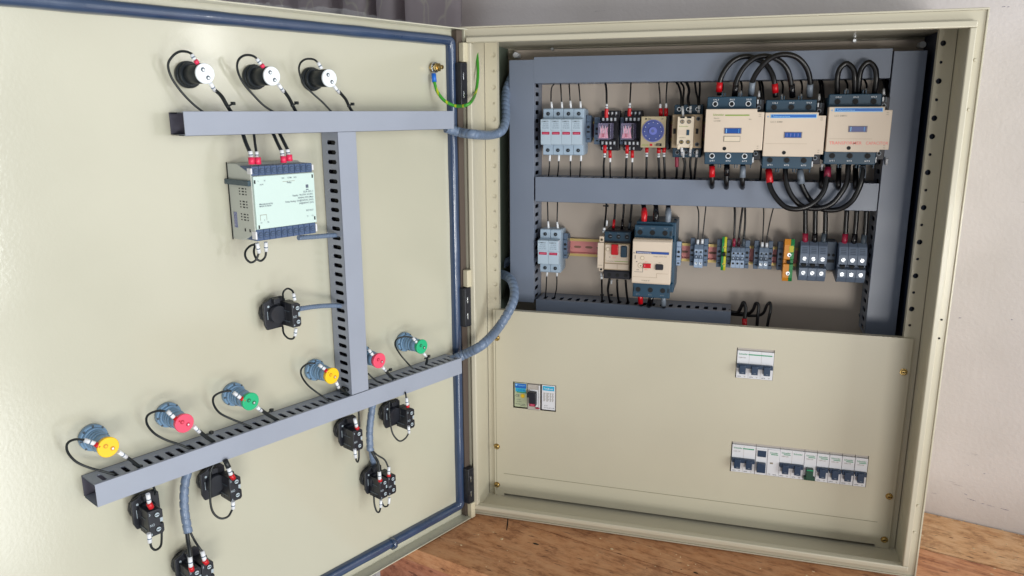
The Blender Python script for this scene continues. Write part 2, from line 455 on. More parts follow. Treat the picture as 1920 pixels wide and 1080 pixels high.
# ================================================================== setting
m = MB(); m.box(-2600, 3200, 0, 40, -900, 1900, 'plaster')
wl = m.build('wall', None, WALL, (0, 0, -900)); tag(wl, 'pale grey plastered wall with faint scuffs behind the open cabinet', 'wall', kind='structure')
rs = random.Random(11)
for sx, sz, sl, sh, tilt in ((10, 14.2, 9, .5, .08), (54, 24.5, 5, 1.3, -.4), (63, 17.4, 13, 1.5, -.12), (79, 15.0, 5, 1.2, 0), (90, 14, 12, 1.0, -.08), (109, 13.2, 13, 1.2, -.06), (12.7, 319.4, 4, 1.6, .2), (81, 326, 2.5, 1.8, 0), (15, 785, 5, 1.6, .1), (21, 784.4, 3, 1.4, 0), (51, 76, 4, .7, -.3), (75, 67, 3, 1, .3)):
    n = 14; top = []; bot = []
    for i in range(n + 1):
        t = i / n - .5; e = math.sqrt(max(0, 1 - 4 * t * t)); top.append((sx + sl * t, sz + sl * t * tilt + sh * e * rs.uniform(.15, 1) / 2)); bot.append((sx + sl * t, sz + sl * t * tilt - sh * e * rs.uniform(.15, 1) / 2 - .02))
    q = MB(); q.prism(top + bot[::-1], 'y', -.12, .05, 'scuff'); q.build('scuff_mark', wl)

# table : boards run along the wall
tb = thing('wooden_table', 'worn reddish brown wooden table top with paler boards along the wall', 'table', WALL, (-300, -265, -22))
edges = [(-3, -126, 'woodpale'), (-129.5, -231, 'woodpink'), (-234, -380, 'woodred'), (-381.8, -531, 'woodred')]
q = MB(); q.box(-1498, 898, -520, -5, -44, -24.6, 'darkgap'); q.build('board_bearer', tb)
for a, b, mm in edges:
    q = MB(); q.box(-1500, 900, b, a, -46, -22.3, mm, bev=.8); q.build('table_board', tb)
q = MB(); q.box(-1500, 900, -530, -524, -66, -46.5, 'woodedge'); q.build('table_edging', tb)
q = MB(); q.box(-760, 900, -518, -496, -130, -66.5, 'woodedge', bev=.8); q.box(-1500, -800, -518, -496, -130, -66.5, 'woodedge', bev=.8); q.build('apron', tb)
q = MB(); q.box(-798, -786, -512, -500, -600, -67, 'steel', bev=1); q.build('leg', tb)
q = MB()
# board end joint, a nail and knots
q.prism([(-598, -378), (-596.6, -378), (-586, -396), (-578.6, -412), (-580, -412), (-588, -397)], 'z', -22.3, -22.1, 'darkgap'); q.build('board_joint', tb)
for kx, ky, ra, rb in ((-519, -422.5, 5.2, 2.2), (-279, -369.3, 3.6, 1.8), (-300, -372, 1.1, .9), (-430, -470, 1.4, 1.0), (-345, -395, 1.0, .8), (40, -70, 3.2, 1.2), (86, -92, 2.4, .9), (62, -58, 4.5, .9)):
    q = MB(); q.prism([(kx + ra * math.cos(i * PI / 6) * (1 + .15 * math.sin(i * 2.3)), ky + rb * math.sin(i * PI / 6)) for i in range(12)], 'z', -22.35, -22.15, 'darkgap' if kx < 0 else 'knot'); q.build('knot_hole', tb)
q = MB()
rnd = random.Random(3)
for k in range(420):
    s = -950 + 1500 * rnd.random(); t = -rnd.random() ** 1.2 * 525
    X = 723 + s * .9659 + t * .2588; Y = 223 - s * .2588 + t * .9659
    if -25 < X < 670 and Y > -4: continue
    if rnd.random() < .12 and s > -260: t = -rnd.uniform(3, 9)
    r = rnd.uniform(.5, 1.7) * (1.5 if k % 9 == 0 else 1); a = rnd.random() * PI
    pts = [(s + r * math.cos(a + i * 2 * PI / 5) * rnd.uniform(.6, 1.6), t + r * math.sin(a + i * 2 * PI / 5) * rnd.uniform(.3, 1)) for i in range(5)]
    q.prism(pts, 'z', -22.25, -22.2 + rnd.uniform(.3, 1.1), 'chip')  if len(pts) > 2 else None

o = q.build('wood_shavings', None, WALL, (-300, -265, -22)); tag(o, 'tiny pale wood shavings scattered over the table', 'shavings', kind='stuff')

# curtain, pleated, hanging left of the cabinet in front of the wall
q = MB(); k = q.mi('curtain'); rows = []
prof = [(-1650, -30), (-1560, -60), (-1470, -34), (-1420, -62), (-1360, -34), (-1330, -64), (-1262, -56), (-1240, -18), (-1195, -66), (-1150, -58), (-1135, -14), (-1130, -14), (-1110, -60), (-1072, -58), (-1056, -12), (-1050, -12), (-1032, -62), (-1000, -66), (-960, -61), (-915, -64), (-893, -58)]
sm = [Vector((a, b, 0)) for a, b in prof]; sm = catmull(sm, 5)
for z in (420, 700, 900, 1300, 1700):
    rows.append([q.bm.verts.new((v.x, v.y, z)) for v in sm])
for a, b in zip(rows[:-1], rows[1:]):
    for i in range(len(a) - 1):
        f = q.bm.faces.new((a[i], a[i + 1], b[i + 1], b[i])); f.smooth = True; f.material_index = k
bmesh.ops.solidify(q.bm, geom=q.bm.faces[:], thickness=2)
cu = q.build('curtain', None, WALL, (-1200, -40, 420)); tag(cu, 'mauve grey pleated curtain with faint floral pattern above the open door', 'curtain')

# ================================================================== enclosure
enc = thing('electrical_enclosure', 'open cream steel electrical enclosure standing on the table with its door swung left', 'enclosure', CAB, (322, 110, -22))
W, H, B = 644, 738, 222
q = MB()
# outer shell sheets
q.box(-21, -19.5, 13, B, -22, 762, 'cream'); q.box(663.5, 665, 13, B, -22, 762, 'cream')
q.box(-19.5, 663.5, 13, B, 760.5, 762, 'cream'); q.box(-19.5, 663.5, 13, B, -22, -20.5, 'cream'); q.box(-19.5, 663.5, B - 1.5, B, -20.5, 760.5, 'cream')
q.build('outer_shell', enc)
q = MB()
def ring(q, x0, x1, z0, z1, w, y0, y1, m, bev=0):
    q.box(x0 - w, x1 + w, y0, y1, z1, z1 + w, m, bev); q.box(x0 - w, x1 + w, y0, y1, z0 - w, z0, m, bev)
    q.box(x0 - w, x0, y0, y1, z0, z1, m, bev); q.box(x1, x1 + w, y0, y1, z0, z1, m, bev)
# flange behind the lip, then the lip itself standing proud
ring(q, -8, W + 8, -8, H + 8, 13, 12, 13.5, 'cream')
ring(q, -19.2, W + 19.2, -19.2, H + 21.2, 2.2, 9.5, 13.3, 'cream', .5)
q.build('front_flange', enc)
q = MB(); ring(q, 0, W, 0, H, 8, 0, 11.8, 'cream', 1.6); q.build('rain_lip', enc)
q = MB()
q.box(-8, -6.5, 13.6, 219, -20.4, H + 9, 'cream'); q.box(W + 6.5, W + 8, 13.6, 219, -20.4, H + 9, 'cream')
q.box(-6.5, W + 6.5, 13.6, 219, H + 8, H + 9.5, 'cream'); q.box(-6.5, W + 6.5, 13.6, 219, -20.4, -19, 'cream')
q.build('inner_lining', enc)
for x0, x1, hx in ((-5.6, 14.4, 8.4), (628.4, 649.6, 634.4)):
    q = MB(); cells = [(0, x1 - x0, -19, 738.5 - 31 * 24.3 + 12.15, None) if False else (0, x1 - x0, -19, -14.8 + 12.15 - 12.15, None)]; z = -14.8; i = 0
    while z + 24.3 < H + 8:
        k = round((738.5 - (z + 12.15)) / 24.3); r = 3.7 if (k == 0 or k % 2 == 1) else 2.0
        cells.append((0, x1 - x0, z, z + 24.3, (hx - x0, z + 12.15, r, r))); z += 24.3
    cells.append((0, x1 - x0, z, H + 8, None))
    q.holes((x0, 81, 0), (1, 0, 0), (0, 0, 1), cells, 1.6, 'cream')
    ex = x1 - 1.6 if x0 < 0 else x0 + .1
    q.box(ex, ex + 1.5, 82.7, 92, -9, H + 7, 'cream')
    if x0 < 0: q.box(x0 + .2, x1 - 1.8, 82.8, 83.6, -18, H + 7, 'cream')
    q.build('perforated_rail', enc)
# small rivet dimples
q = MB()
for z in (50, 92, 640, 700): q.cyl((657, z), 2.0, 10.6, 12, 'cream', bev=.4)
build_each(q, 'flange_rivet', enc)
q = MB()
for z in (366, 340): q.cyl((656.5, z), 1.5, 11.5, 11.95, 'darkgap', n=12)
build_each(q, 'flange_hole', enc)
q = MB(); q.box(8, 636, 205, 207, 10, 742, 'plate'); mp = q.build('mounting_plate', enc)
q = MB(); q.box(637, 648.4, 92.5, 207, -15, 745, 'shadenavy'); q.build('side_shade', enc)  # dark box over the cream right wall, its shade put into the colour
q = MB(); q.box(-6.4, -4.6, 92.5, 207, -15, 745, 'shadeolive'); q.build('side_shade', enc)  # olive strip over the cream left wall, shade painted as colour
q = MB()
for x in (14.5, 631): q.cyl((x, 733), 4.8, 186, 205.2, 'white', bev=.6)
build_each(q, 'fixing_cap', mp)
q = MB(); q.cyl((586, 727), 2.5, 199, 205, 'steel'); q.cyl((540, 742), 2.5, 196, 205, 'steel'); q.cyl((75, 742), 2.5, 196, 205, 'steel'); q.cyl((588, 318), 3.2, 198, 205, 'steel')
build_each(q, 'plate_screw', mp)

# cover plate with cut-outs
def gridplate(q, xs, zs, holes, y0, y1, m):
    V = {}
    k = q.mi(m)
    def v(i, j, y):
        if (i, j, y) not in V: V[(i, j, y)] = q.bm.verts.new((xs[i], y, zs[j]))
        return V[(i, j, y)]
    def solid(i, j):
        if not (0 <= i < len(xs) - 1 and 0 <= j < len(zs) - 1): return False
        cx, cz = (xs[i] + xs[i + 1]) / 2, (zs[j] + zs[j + 1]) / 2
        return not any(a < cx < b and c < cz < d for a, b, c, d in holes)
    for i in range(len(xs) - 1):
        for j in range(len(zs) - 1):
            if not solid(i, j): continue
            F = [(v(i, j, y0), v(i + 1, j, y0), v(i + 1, j + 1, y0), v(i, j + 1, y0)), (v(i, j, y1), v(i, j + 1, y1), v(i + 1, j + 1, y1), v(i + 1, j, y1))]
            if not solid(i - 1, j): F.append((v(i, j, y0), v(i, j + 1, y0), v(i, j + 1, y1), v(i, j, y1)))
            if not solid(i + 1, j): F.append((v(i + 1, j, y0), v(i + 1, j, y1), v(i + 1, j + 1, y1), v(i + 1, j + 1, y0)))
            if not solid(i, j - 1): F.append((v(i, j, y0), v(i, j, y1), v(i + 1, j, y1), v(i + 1, j, y0)))
            if not solid(i, j + 1): F.append((v(i, j + 1, y0), v(i + 1, j + 1, y0), v(i + 1, j + 1, y1), v(i, j + 1, y1)))
            for f in F: q.bm.faces.new(f).material_index = k
HL = [(39.4, 114.2, 148.6, 195.6), (398.2, 453.2, 237.0, 285.6), (399.4, 599.2, 79.2, 130.6)]
xs = sorted({5.4, 22, 621, 640.6} | {a for h in HL for a in h[:2]}); zs = sorted({-18.6, -14, 319} | {a for h in HL for a in h[2:]})
q = MB(); gridplate(q, xs, zs, HL + [(22, 621, -18.6, -14)], 77, 78.4, 'cream')
q.box(5.4, 640.6, 78.5, 88, 317.6, 318.9, 'cream')           # top return
q.box(22, 621, 76.75, 77.1, 23.6, 24.5, 'groove') ; q.box(8.6, 9.4, 76.8, 77.1, -10, 318, 'groove')

cp = q.build('cover_plate', enc)
for x, z in ((11.5, 270.5), (9.8, 73.5), (9.5, 0.9), (632.6, 267.9), (633, 69.1), (633.4, -3.8)):
    q = MB(); q.cyl((x, z), 3.9, 73.6, 76.9, 'brass', r2=3.9, bev=1.2); q.box(x - 3, x + 3, 73.4, 73.7, z - .5, z + .5, 'hole'); q.cyl((x, z), 5.2, 76.2, 76.9, 'brass'); q.build('cover_screw', cp)

# ------------------------------------------------------------------ door (part of the enclosure)
def dpart(q, name, parent):
    """door-frame geometry as a child of the enclosure"""
    me = bpy.data.meshes.new(name); o = bpy.data.objects.new(name, me); COL.objects.link(o)
    o.parent = parent; rot = Matrix.Rotation(TH, 3, 'Z'); L = ORG[parent.name]; ORG[o.name] = L
    for v in q.bm.verts: v.co = (rot @ v.co + O_DOOR - L) * MM
    q.bm.to_mesh(me); q.bm.free()
    for k in q.ms: me.materials.append(MATS[k])
    return o
DW, Z0, Z1 = 690, -20.4, 757.5
q = MB(); q.box(-DW, 0, 20, 21.5, Z0, Z1, 'doorcream')
q.box(-DW, 0, 0, 20, Z0, Z0 + 1.5, 'doorcream'); q.box(-DW, 0, 0, 20, Z1 - 1.5, Z1, 'doorcream')
q.box(-DW, -DW + 1.5, 0, 20, Z0 + 1.5, Z1 - 1.5, 'doorcream'); q.box(-1.5, 0, 6, 20, Z0 + 1.5, Z1 - 1.5, 'doorcream')
dr = dpart(q, 'door', enc)
def frame_sweep(q, x0, x1, z0, z1, rad, w, d, m, yb):
    """rounded strip w wide and d deep lying on the panel, swept round a rounded rectangle (centre line)"""
    path = []
    for cx, cz, a0 in ((x1 - rad, z1 - rad, 0), (x0 + rad, z1 - rad, 90), (x0 + rad, z0 + rad, 180), (x1 - rad, z0 + rad, 270)):
        for k in range(7):
            a = math.radians(a0 + 15 * k); path.append((cx + rad * math.cos(a), cz + rad * math.sin(a), math.cos(a), math.sin(a)))
    dense = []
    for a, b in zip(path, path[1:] + path[:1]):
        n = max(1, int(math.hypot(b[0] - a[0], b[1] - a[1]) / 12))
        for i in range(n): dense.append(tuple(a[k] + (b[k] - a[k]) * i / n for k in range(4)))
    prof = [(w / 2 * math.copysign(abs(math.cos(t)) ** .75, math.cos(t)), d * max(0, math.sin(t)) ** .8) for t in [PI * i / 10 for i in range(11)]]
    k = q.mi(m); rings = []
    for i, (x, z, nx, nz) in enumerate(dense):
        wob = 1 + .035 * math.sin(i * .9) * math.sin(i * .23)
        rings.append([q.bm.verts.new((x + nx * a * wob, yb - b * wob, z + nz * a * wob)) for a, b in prof])
    n = len(rings)
    for i in range(n):
        A, B_ = rings[i], rings[(i + 1) % n]
        for j in range(len(prof) - 1):
            f = q.bm.faces.new((A[j], A[j + 1], B_[j + 1], B_[j])); f.smooth = True; f.material_index = k
q = MB(); frame_sweep(q, -671, -18.3, 1.5, 741.3, 7, 15.0, 10, 'gasket', 19.9)
q.tube([(-166, 13.4, 1.5), (-172, 13.4, 1.5)], lambda u: 8.6, 'gasket', n=20)
dpart(q, 'gasket', dr)
for z0 in (648, 312, 8):
    q = MB(); q.box(-17, -3.5, -1.5, 12, z0, z0 + 62, 'pbblack', 1.2)
    for a in (12, 38): q.box(-12.5, -10.5, -2.1, -1.4, z0 + a, z0 + a + 10, 'steel', .3)
    h = dpart(q, 'hinge', dr)
    q = MB(); zz = (z0 + 63, z0 + 90) if z0 > 10 else (z0 - 28, z0 - 1)
    q.box(-11.5, -2, -2.2, 8, zz[0], zz[1], 'knuckle', 1.5); dpart(q, 'hinge_knuckle', h)
q = MB(); q.box(-14, -2.5, 9, 18, Z0 + 2, Z1 - 2, 'hingegap'); dpart(q, 'hinge_gap_shade', dr)  # dark strip: shadow of the hinge-side gap given as a colour

# clear plastic film behind the door top
q = MB(); k = q.mi('film'); rows = []
rnd = random.Random(5); n = 70
for j in range(5):
    row = []
    for i in range(n + 1):
        u = -400 + 395 * i / n; t = i / n
        top = 757 + 13 * max(0, math.sin(PI * min(1, t * 1.05))) * (.55 + .45 * abs(math.sin(t * 9)))
        z = 742 + (top - 742) * j / 4; row.append(q.bm.verts.new((u, 24 + rnd.uniform(0, 7) + j * 1.2, z + rnd.uniform(-1.5, 1.5))))
    rows.append(row)
for a, b in zip(rows[:-1], rows[1:]):
    for i in range(n): f = q.bm.faces.new((a[i], a[i + 1], b[i + 1], b[i])); f.material_index = k
o = q.build('plastic_film', None, DOOR, (-200, 24, 742)); tag(o, 'crumpled clear plastic film along the top edge of the open door', 'plastic film')

# ================================================================== ducts
def duct(name, label, frame, axis, a0, a1, b0, b1, yb, yf, pitch, slotw, y_s0, y_s1, m, grp, cov0=0, cov1=0, ph=0, fill=True):
    """axis 'x' or 'z': runs a0..a1, width b0..b1, back yb, front yf; slots span depth y_s0..y_s1"""
    loc = ((a0 + a1) / 2, yb, b0) if axis == 'x' else ((b0 + b1) / 2, yb, a0)
    t = thing(name, label, 'cable duct', frame, loc, grp)
    q = MB()
    def bx(A0, A1, B0, B1, Y0, Y1, mm, bev=0):
        if axis == 'x': q.box(A0, A1, Y0, Y1, B0, B1, mm, bev)
        else: q.box(B0, B1, Y0, Y1, A0, A1, mm, bev)
    bx(a0, a1, b0, b1, yb - 1.2, yb - .05, 'ductin')
    n = max(1, int((a1 - a0 - ph) / pitch)); rem = (a1 - a0 - ph) - n * pitch
    dep = (yb - 1.3) - (yf + 1.2)
    for side in (0, 1):
        cells = []; a = 0
        if ph: cells.append((0, ph, 0, dep, None)); a = ph
        for i in range(n):
            L = pitch + (rem if i == n - 1 else 0)
            cu = a + pitch / 2
            cells.append((a, a + L, 0, dep, (cu, (yb - 1.3) - (y_s0 + y_s1) / 2, slotw / 2, (y_s1 - y_s0) / 2)))
            a += L
        bb = b0 if side == 0 else b1
        if axis == 'x':
            q.holes((a0, yb - 1.3, bb), (1, 0, 0), (0, -1, 0), cells, -1.3 if side == 0 else 1.3, m) if side == 0 else q.holes((a0, yb - 1.3, bb), (1, 0, 0), (0, -1, 0), cells, -1.3, m)
        else:
            q.holes((bb, yb - 1.3, a0), (0, 0, 1), (0, -1, 0), cells, 1.3, m)
    q.build('slotted_channel', t)
    if fill:
        q = MB(); rr = (b1 - b0) / 2 - 4; cb = (b0 + b1) / 2; yc = (yb + yf) / 2 + 3; sy = min(1, ((yb - yf) / 2 - 4) / rr)
        pp = [(cb + rr * math.cos(k * PI / 5), yc + rr * sy * math.sin(k * PI / 5)) for k in range(10)]
        if axis == 'x': q.prism([(y, b) for b, y in pp], 'x', a0 + 30, a1 - 8, 'blk')
        else: q.prism(pp, 'z', a0 + 4, a1 - 4, 'blk')
        q.build('wire_bundle', t)
    q = MB(); lip = 2.2
    def bx2(A0, A1, B0, B1, Y0, Y1, mm, bev=0):
        if axis == 'x': q.box(A0, A1, Y0, Y1, B0, B1, mm, bev)
        else: q.box(B0, B1, Y0, Y1, A0, A1, mm, bev)
    bx2(a0 + cov0, a1 - cov1, b0 - .9, b1 + .9, yf - .2, yf + 1.0, m, .3)
    bx2(a0 + cov0, a1 - cov1, b0 - 1.0, b0 - .1, yf + 1.0, yf + lip + 1, m); bx2(a0 + cov0, a1 - cov1, b1 + .1, b1 + 1.0, yf + 1.0, yf + lip + 1, m)
    q.build('duct_cover', t)
    return t
G1 = 'grey slotted cable ducts framing the mounting plate'
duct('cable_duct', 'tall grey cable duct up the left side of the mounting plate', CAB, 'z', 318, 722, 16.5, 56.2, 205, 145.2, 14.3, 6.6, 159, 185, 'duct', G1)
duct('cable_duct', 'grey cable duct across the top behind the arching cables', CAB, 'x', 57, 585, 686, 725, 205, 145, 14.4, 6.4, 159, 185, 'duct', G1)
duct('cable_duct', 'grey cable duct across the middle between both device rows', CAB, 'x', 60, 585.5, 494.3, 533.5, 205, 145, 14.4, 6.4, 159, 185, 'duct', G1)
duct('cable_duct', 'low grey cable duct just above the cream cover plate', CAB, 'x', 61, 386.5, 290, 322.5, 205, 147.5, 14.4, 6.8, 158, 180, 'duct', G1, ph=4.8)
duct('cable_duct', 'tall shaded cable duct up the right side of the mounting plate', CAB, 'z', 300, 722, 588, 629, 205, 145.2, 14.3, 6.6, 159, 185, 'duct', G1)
G2 = 'grey slotted cable ducts on the door'
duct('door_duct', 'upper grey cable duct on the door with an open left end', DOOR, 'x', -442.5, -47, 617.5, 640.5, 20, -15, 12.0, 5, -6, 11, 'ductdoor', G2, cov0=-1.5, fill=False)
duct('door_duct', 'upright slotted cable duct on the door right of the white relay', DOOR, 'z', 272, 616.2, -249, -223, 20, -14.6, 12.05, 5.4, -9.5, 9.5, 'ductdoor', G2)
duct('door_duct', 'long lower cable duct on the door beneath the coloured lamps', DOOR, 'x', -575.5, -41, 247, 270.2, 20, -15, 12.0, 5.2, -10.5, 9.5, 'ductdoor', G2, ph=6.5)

# ================================================================== DIN rails
def rail(label, x0, x1, z0, z1, slots):
    t = thing('din_rail', label, 'mounting rail', CAB, ((x0 + x1) / 2, 205, z0), 'zinc mounting rails')
    q = MB(); q.box(x0, x1, 197.6, 198.6, z0, z0 + 4.5, 'railgold'); q.box(x0, x1, 197.6, 198.6, z1 - 4.5, z1, 'railgold')
    q.box(x0, x1, 198.6, 203.4, z0 + 4.5, z0 + 5.5, 'railzinc'); q.box(x0, x1, 198.6, 203.4, z1 - 5.5, z1 - 4.5, 'railzinc')
    q.box(x0, x1, 203.4, 204.4, z0 + 4.5, z1 - 4.5, 'railzinc'); q.build('rail_profile', t)
    q = MB()
    for x in slots: q.prism([(x + a * math.copysign(1, b) * 1 if False else x + 4.5 * math.cos(i * PI / 8) + (2 if math.cos(i * PI / 8) > 0 else -2), (z0 + z1) / 2 + 2 * math.sin(i * PI / 8)) for i in range(16) for a, b in ((1, 1),)], 'y', 203.1, 203.35, 'slotdark')
    q.build('rail_slots', t)

rail('pinkish zinc rail carrying the upper row of fuses and relays', 63, 330, 593, 624, [153])
rail('pinkish zinc rail carrying the lower row of breakers and terminals', 60, 578, 393.4, 424.4, [122 + 20 * i for i in range(3)] + [305, 352, 450])

# ================================================================== fuse holders
def fuse(label, x0, w, zt, grp):
    t = thing('fuse_holder', label, 'fuse holder', CAB, (x0 + w / 2, 200, zt - 38), grp)
    a, b = x0 + .25, x0 + w - .25
    q = MB(); q.prism([(200, zt - 6), (196, zt - 2), (160, zt), (158, zt - 1.5), (158, zt - 15.5), (152, zt - 18), (152, zt - 56), (158, zt - 59), (158, zt - 74), (160, zt - 75.5), (196, zt - 74), (200, zt - 70)], 'x', a, b, 'fusegrey', .5); q.build('housing', t)
    q = MB(); q.prism([(157, zt - 16), (141, zt - 16.8), (140, zt - 18), (140, zt - 34), (141.5, zt - 35.5), (141.5, zt - 57), (143, zt - 58.2), (157, zt - 58.2)], 'x', a - .1, b + .1, 'fusegrey2', .5); c = q.build('fuse_carrier', t)
    q = MB(); q.box(a + 2, b - 2, 141.1, 141.6, zt - 41.5, zt - 37.2, 'winred'); q.box(a + 3.5, b - 3.5, 140.9, 141.1, zt - 39.8, zt - 38.9, 'pinkt'); q.build('indicator_window', c)
    q = MB(); q.text('CAMSCO', a + 1.8, zt - 21.6, 139.8, 3.0, 'txt', wd=w - 6)
    q.text('RT18-32', a + w / 2, zt - 25.2, 139.8, 2.4, 'txtgrey', 'c', wd=w * .5); q.text('10x38  690V~', a + w / 2 - .2, zt - 28.4, 139.8, 2.2, 'txtgrey', 'c', wd=w * .62); q.text('32A  gG 100kA', a + w / 2 - .2, zt - 31.6, 139.8, 2.2, 'txtgrey', 'c', wd=w * .66)
    q.build('printed_text', c)
    for z in (zt - 8.5, zt - 67.5):
        q = MB(); q.cyl((x0 + w / 2, z), 3.0, 157.2, 158, 'hole', n=18); q.cyl((x0 + w / 2 + .6, z), 1.7, 156.9, 157.2, 'greydark', n=12); build_each(q, 'terminal_screw', t)

G = 'pale grey fuse holders in the top row'
for i, nm in enumerate(('first', 'second', 'third', 'fourth')):
    fuse(f'pale grey fuse holder, {nm} from the left in the top row of four', 69.6 + i * 17.1, 17.1, 645.3, G)
G = 'pale grey fuse holders in the lower row'
fuse('left pale grey fuse holder of the lower pair beside the zinc rail', 65.4, 18.1, 445.3, G)
fuse('right pale grey fuse holder of the lower pair beside the zinc rail', 83.5, 18.1, 445.3, G)

def stop(label, x0, x1, zc, y=175, h=44, m='endstop', grp='end clamps on the rails'):
    t = thing('end_clamp', label, 'end clamp', CAB, ((x0 + x1) / 2, 200, zc - h / 2), grp)
    q = MB(); q.prism([(200, zc - h / 2 + 4), (y + 8, zc - h / 2), (y + 2, zc - h / 2), (y + 2, zc - 12), (y, zc - 11), (y, zc + 11), (y + 2, zc + 12), (y + 2, zc + h / 2), (y + 8, zc + h / 2), (200, zc + h / 2 - 4)], 'x', x0, x1, m, .5); q.build('clamp_body', t)
    q = MB(); cx = (x0 + x1) / 2; r = min(2.4, (x1 - x0) * .32)
    q.cyl((cx, zc + 3.2), r, y - .3, y + .2, 'hole', n=16); q.box(cx - r, cx + r, y - .3, y + .2, zc - 6, zc - 3.2, 'hole')
    q.box(cx - r * .8, cx + r * .8, y + 1.7, y + 2.2, zc - 17, zc - 15, 'hole'); q.build('screw_recess', t)
stop('grey end clamp right of the four top fuse holders', 138.6, 146.4, 612)
stop('grey end clamp left of the left clear relay', 151.5, 161, 609, 178)
stop('grey end clamp between the two clear relays', 194.3, 200, 609, 178)
stop('grey end clamp right of the lower pair of fuse holders', 102, 109.5, 414)
stop('pale grey end clamp right of the teal motor breaker', 294.5, 301.5, 411, 168, 40, 'termlight')

# ================================================================== relays on sockets
def relay(label, x0, x1, r0, r1):
    t = thing('plug_in_relay', label, 'relay', CAB, ((x0 + x1) / 2, 200, 577), 'clear relays on black sockets')
    q = MB(); q.box(x0, x1, 181, 200, 577, 641.5, 'socket', 1.5); q.box(x0 + 1, x1 - 1, 174, 181, 623, 633, 'socket', .8); q.box(x0 + .5, x1 - 4, 174, 181, 584, 595.5, 'socket', .8); so = q.build('socket', t)
    q = MB()
    for k in range(4):
        xx = x0 + 3.6 + k * 6.6
        if k: q.box(xx, xx + 2.6, 180.3, 181, 635.5, 639.5, 'steelw', .3)
        q.box(xx - .6, xx + 2.6, 173.2, 174, 625, 630, 'steelw', .4); q.box(xx - 1, xx + 2, 173.2, 174, 587, 592, 'steelw', .4)
        if k < 3: q.box(xx - 1, xx + 1.4, 180.3, 181, 579, 583, 'steelw', .3)
    for k in range(3): q.text(str(k + 2), x0 + 11 + k * 6.6, 633.8, 173.8, 2.4, 'white')
    build_each(q, 'terminal_screw', so)
    q = MB(); q.box(r0, r1, 141, 173.5, 596.4, 622, 'relayclear', .8); q.build('clear_cover', t)
    q = MB(); q.prism([(r0 + 2, 598.5), (r1 - 3, 598.5), (r1 - 5, 609), (r1 - 4, 617), (r1 - 6.5, 613), (r1 - 8, 618.5), (r1 - 10, 612), (r0 + 7, 619), (r0 + 6, 613), (r0 + 3.5, 617), (r0 + 4, 609)], 'y', 140.2, 140.9, 'relayin')
    for xx in (r0 + 4, r0 + 8.2, r0 + 12): q.box(xx, xx + .9, 139.8, 140.3, 606, 617, 'relaysilver')
    q.box(r0 + 7, r0 + 8, 139.9, 140.3, 600, 606, 'redd'); q.box(r0 + 9.5, r0 + 10.3, 139.9, 140.3, 600, 606, 'redd')
    q.box(r1 - 3.6, r1 - .6, 140.3, 140.9, 598, 621, 'socket')
    q.build('contact_set', t)
relay('left small clear relay plugged in a black socket', 162.5, 193, 164, 184.5)
relay('right small clear relay plugged in a black socket, beside the dial timer', 200.4, 229.5, 201, 221.5)

# ================================================================== timer
t = thing('dial_timer', 'square beige timer with a round blue dial', 'timer', CAB, (253, 200, 585))
q = MB(); q.box(236, 270.5, 136, 200, 587, 630, 'socket', 1); q.box(262, 275, 165, 200, 580, 634, 'socket', 1); q.build('timer_body', t)
q = MB(); q.box(234, 272, 130, 136, 584.6, 632.3, 'timerframe', .9); q.build('front_frame', t)
q = MB(); q.cyl((253, 610.3), 15.6, 127.6, 129.9, 'dial', n=40, bev=.5); d = q.build('dial', t)
q = MB(); q.cyl((253, 610.3), 6.2, 126, 127.5, 'dial2', n=28, bev=.4); q.cyl((253, 610.3), 2.5, 125.4, 126, 'wingrey', n=16)
for i in range(11):
    a = PI * 1.5 - .4 - i * (2 * PI - .8) / 10; q.cyl((253 + 13 * math.cos(a), 610.3 + 13 * math.sin(a)), .55, 127.1, 127.6, 'white', n=8)
q.build('dial_knob', d)
q = MB()
for i in range(44):
    a0, a1 = 2 * PI * i / 44, 2 * PI * (i + 1) / 44
    q.prism([(253 + r * math.cos(a), 610.3 + r * math.sin(a)) for r, a in ((16, a0), (17, a0), (17, a1), (16, a1))], 'y', 128.6, 130, 'dial2')
q.build('dial_ring', t)
q = MB(); q.text('ON', 244, 627.5, 129.85, 3.2, 'txt'); q.cyl((241.5, 628.5), 1.3, 129.7, 130, 'hole', n=12); q.text('UP', 264.5, 627.5, 129.85, 3, 'txt')
q.text('AH3-NB', 236.5, 587.4, 129.85, 3.2, 'lime', wd=10); q.box(248.5, 252.5, 129.6, 130, 587.2, 590.6, 'red', .2); q.text('0', 256, 587, 129.85, 4.5, 'txt'); q.box(258.6, 266.8, 129.7, 130, 587, 591.2, 'hole'); q.text('60M', 259.2, 587.8, 129.6, 2.8, 'timerframe')
q.build('printed_text', t)

# ================================================================== small beige contactor with top block
t = thing('small_contactor', 'small beige contactor with four screw terminals on its top block', 'contactor', CAB, (304, 200, 570))
q = MB(); q.box(282.5, 326.5, 150, 200, 569, 650, 'tealdk', 1.2); q.box(281.8, 327, 131, 165, 584.5, 635, 'beigedark', 1); q.build('body', t)
q = MB()
for i in range(3):
    q.cyl((290 + i * 14, 643), 3.4, 149, 150.2, 'steelw', n=18); q.cyl((290 + i * 14, 643), 2.3, 148.8, 149.1, 'hole', n=16)
    q.cyl((290 + i * 14, 576.5), 3.2, 149, 150.2, 'grey', n=18); q.cyl((290 + i * 14, 576.5), 2.3, 148.8, 149.1, 'hole', n=16)
for z in (628.5, 590): q.cyl((320.5, z), 3.1, 130.2, 131, 'greydark', n=18); q.cyl((320.8, z), 1.8, 130, 130.3, 'hole', n=12)
for x in (285.5, 319.5): q.box(x - 1.8, x + 2.2, 130.3, 131.1, 606, 614, 'hole')
build_each(q, 'terminal_screw', t)
